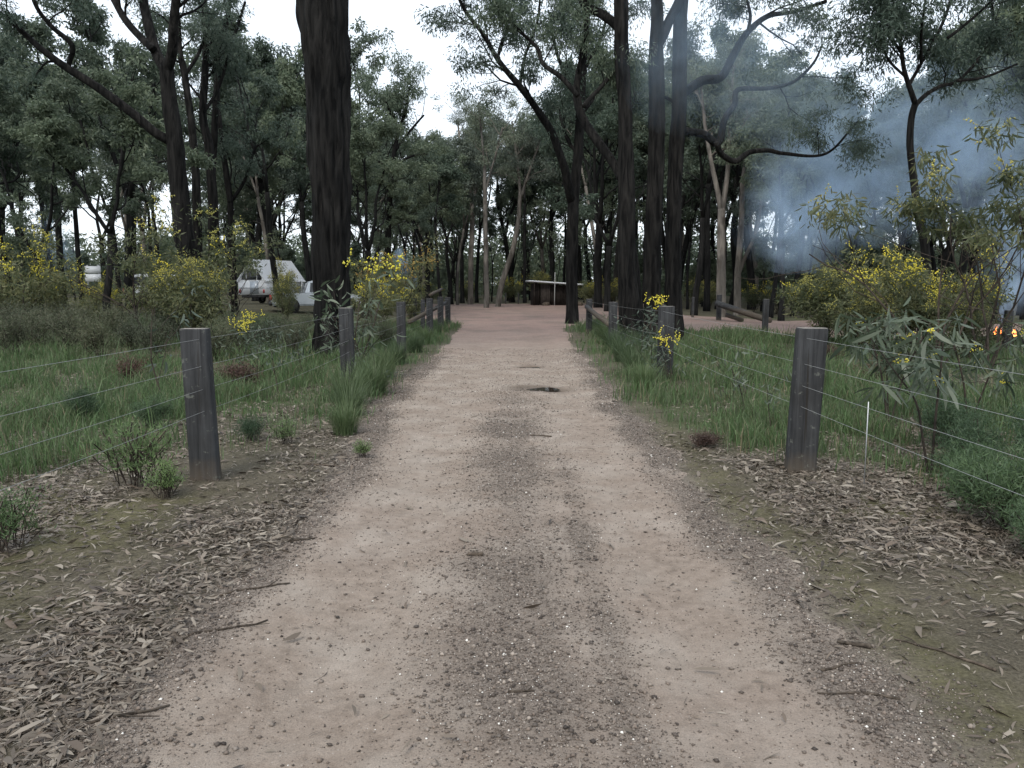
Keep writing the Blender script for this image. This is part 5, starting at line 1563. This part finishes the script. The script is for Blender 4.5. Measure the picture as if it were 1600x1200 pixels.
def build_fire():
    o = empty("campfire", (FX, FD, FZ), "small orange campfire burning among logs at the right edge", "campfire")
    rg = np.random.default_rng(3)
    for k in range(6):
        a = k * 1.05 + .3; r0 = .55
        A = np.array((math.cos(a) * r0, math.sin(a) * r0, .08)); B = np.array((-math.cos(a) * .1, -math.sin(a) * .1, .22 + .03 * k))
        link("log", log_mesh(A, B, .07, 970 + k, 'iron'), o)
    for k in range(8):
        x, y = rg.normal() * .09, rg.normal() * .08; h = rg.uniform(.2, .46); t = np.linspace(0, 1, 8)
        mb = MB(); mb.tube(np.stack([x + .05 * np.sin(t * 5 + k) * t, y + .04 * np.cos(t * 4 + k) * t, .06 + h * t], 1), .065 * np.sin(np.pi * np.clip(t * .9 + .12, 0, 1)) * (1 - t * .6) + .003, 8)
        link("flame", mb.mesh("flame", [M['flame']], True), o)
    for k in range(11):
        a = 2 * math.pi * k / 11; mb = MB(); mb.tube([(math.cos(a) * .75 - .1, math.sin(a) * .75, .02), (math.cos(a) * .75, math.sin(a) * .75, .1), (math.cos(a) * .75 + .1, math.sin(a) * .75, .02)], [.08, .12, .07], 8)
        link("hearth_stone", mb.mesh("hearth_stone", [M['stick']], True), o)
    A = P(1500, 541, 20.6); B = P(1600, 543, 20.2)
    A[2] = GZ(A[0], A[1]) + .12; B[2] = GZ(B[0], B[1]) + .12; c = (A + B) / 2
    tag(link("fallen_log", log_mesh(A - c, B - c, .15, 991, 'iron'), None, c), "dark charred log lying in front of the campfire", "log")


build_fire()


def smoke(label, blobs, col, seed, vox=.35):
    """blobs: (px,py,d, rx_px, ry_px, depth radius m, density)"""
    import bmesh
    E = []
    for px, py, d, rx, ry, rd, a in blobs:
        c = P(px, py, d); s = MPP(d, py); E.append((c, np.array((rx * s, rd, ry * s)), a))
    bm = bmesh.new()
    for c, r, a in E:
        m = Matrix.Translation(c) @ Matrix.Diagonal((*r, 1))
        bmesh.ops.create_icosphere(bm, subdivisions=4, radius=1, matrix=m)
    me = bpy.data.meshes.new("smoke"); bm.to_mesh(me); bm.free()
    o = link("smoke", me)
    md = o.modifiers.new("r", 'REMESH'); md.mode = 'VOXEL'; md.voxel_size = vox
    dg = bpy.context.evaluated_depsgraph_get(); me2 = bpy.data.meshes.new_from_object(o.evaluated_get(dg))
    o.modifiers.clear(); o.data = me2
    for v in me2.vertices: v.co.z = max(v.co.z, FZ + .06)
    mt, nt, out = mat("smoke"); tc = nd(nt, "ShaderNodeTexCoord"); tot = None
    # wind-bent noise that wobbles the outline
    nz = nd(nt, "ShaderNodeTexNoise"); nz.inputs['Scale'].default_value = .7; nz.inputs['Detail'].default_value = 3; nz.inputs['Roughness'].default_value = .55
    nt.links.new(tc.outputs['Object'], nz.inputs['Vector'])
    w = nd(nt, "ShaderNodeVectorMath", operation='MULTIPLY_ADD'); nt.links.new(nz.outputs['Color'], w.inputs[0]); w.inputs[1].default_value = (3.0, 3.0, 3.0)
    sub = nd(nt, "ShaderNodeVectorMath", operation='ADD'); sub.inputs[1].default_value = (-1.5, -1.5, -1.5); nt.links.new(tc.outputs['Object'], sub.inputs[0]); nt.links.new(sub.outputs[0], w.inputs[2])
    for c, r, a in E:
        s1 = nd(nt, "ShaderNodeVectorMath", operation='SUBTRACT'); nt.links.new(w.outputs[0], s1.inputs[0]); s1.inputs[1].default_value = tuple(c)
        s2 = nd(nt, "ShaderNodeVectorMath", operation='DIVIDE'); nt.links.new(s1.outputs[0], s2.inputs[0]); s2.inputs[1].default_value = tuple(r)
        s3 = nd(nt, "ShaderNodeVectorMath", operation='LENGTH'); nt.links.new(s2.outputs[0], s3.inputs[0])
        t = math_(nt, 'MAXIMUM', math_(nt, 'SUBTRACT', 1.0, s3.outputs['Value']), 0.0)
        t = math_(nt, 'MULTIPLY', math_(nt, 'POWER', t, 1.25), a * 2.0)
        tot = t if tot is None else math_(nt, 'ADD', tot, t)
    n2_ = noise(nt, .8, 5, .68, dist=.8)
    dens = math_(nt, 'MULTIPLY', tot, math_(nt, 'MAXIMUM', math_(nt, 'MULTIPLY', math_(nt, 'SUBTRACT', n2_, .36), 4.2), .06))
    pv = nd(nt, "ShaderNodeVolumePrincipled"); pv.inputs['Color'].default_value = (*col, 1); pv.inputs['Anisotropy'].default_value = .1
    nt.links.new(dens, pv.inputs['Density']); nt.links.new(pv.outputs[0], out.inputs['Volume'])
    me2.materials.clear(); me2.materials.append(mt)
    tag(o, label, "smoke", kind="stuff")


SMK = (.60, .79, 1.0)
smoke("blue smoke rising from the campfire and drifting left through the trees",
      [(1563, 500, 21.4, 20, 45, .6, 1.5), (1572, 430, 21.8, 40, 70, 1.2, .8), (1592, 345, 22.5, 70, 90, 1.8, .6),
       (1470, 260, 25.5, 150, 105, 2.8, .26), (1545, 220, 25, 100, 90, 2.6, .2), (1380, 320, 26, 110, 70, 2.4, .2),
       (1250, 350, 27, 105, 80, 2.8, .48), (1290, 270, 27, 130, 110, 3, .20), (1410, 190, 26.5, 140, 90, 2.6, .12), (1500, 140, 26, 120, 80, 2.4, .09), (1330, 170, 26.5, 170, 120, 2.6, .10)], SMK, 1)
smoke("thin blue veil of smoke hanging high in front of the tall trunks",
      [(1120, 90, 19.2, 160, 140, 2.2, .09), (1060, 30, 19.2, 90, 100, 1.8, .07), (1210, 120, 19.5, 110, 110, 2.0, .08)], SMK, 2)
smoke("blue smoke patch between dark trunks behind the rust yellow wattle", [(626, 412, 46, 13, 26, 1.2, .9), (642, 438, 46, 14, 16, 1.2, .5)], SMK, 3, .2)
smoke("pale blue smoke hanging between dark trunks at far left", [(82, 365, 44, 30, 50, 1.4, .3), (105, 400, 44, 22, 40, 1.2, .2)], SMK, 4, .25)


def build_haze():
    mb = MB(); mb.box((0, 80, 17), (360, 240, 40)); me = mb.mesh("haze", [])
    mt, nt, out = mat("haze"); pv = nd(nt, "ShaderNodeVolumePrincipled"); pv.inputs['Color'].default_value = (.80, .90, 1, 1); pv.inputs['Density'].default_value = HAZE
    nt.links.new(pv.outputs[0], out.inputs['Volume']); me.materials.append(mt)
    tag(link("haze", me), "thin pale evening haze filling the woodland air", "haze", kind="stuff")


HAZE = 0
if HAZE > 0: build_haze()
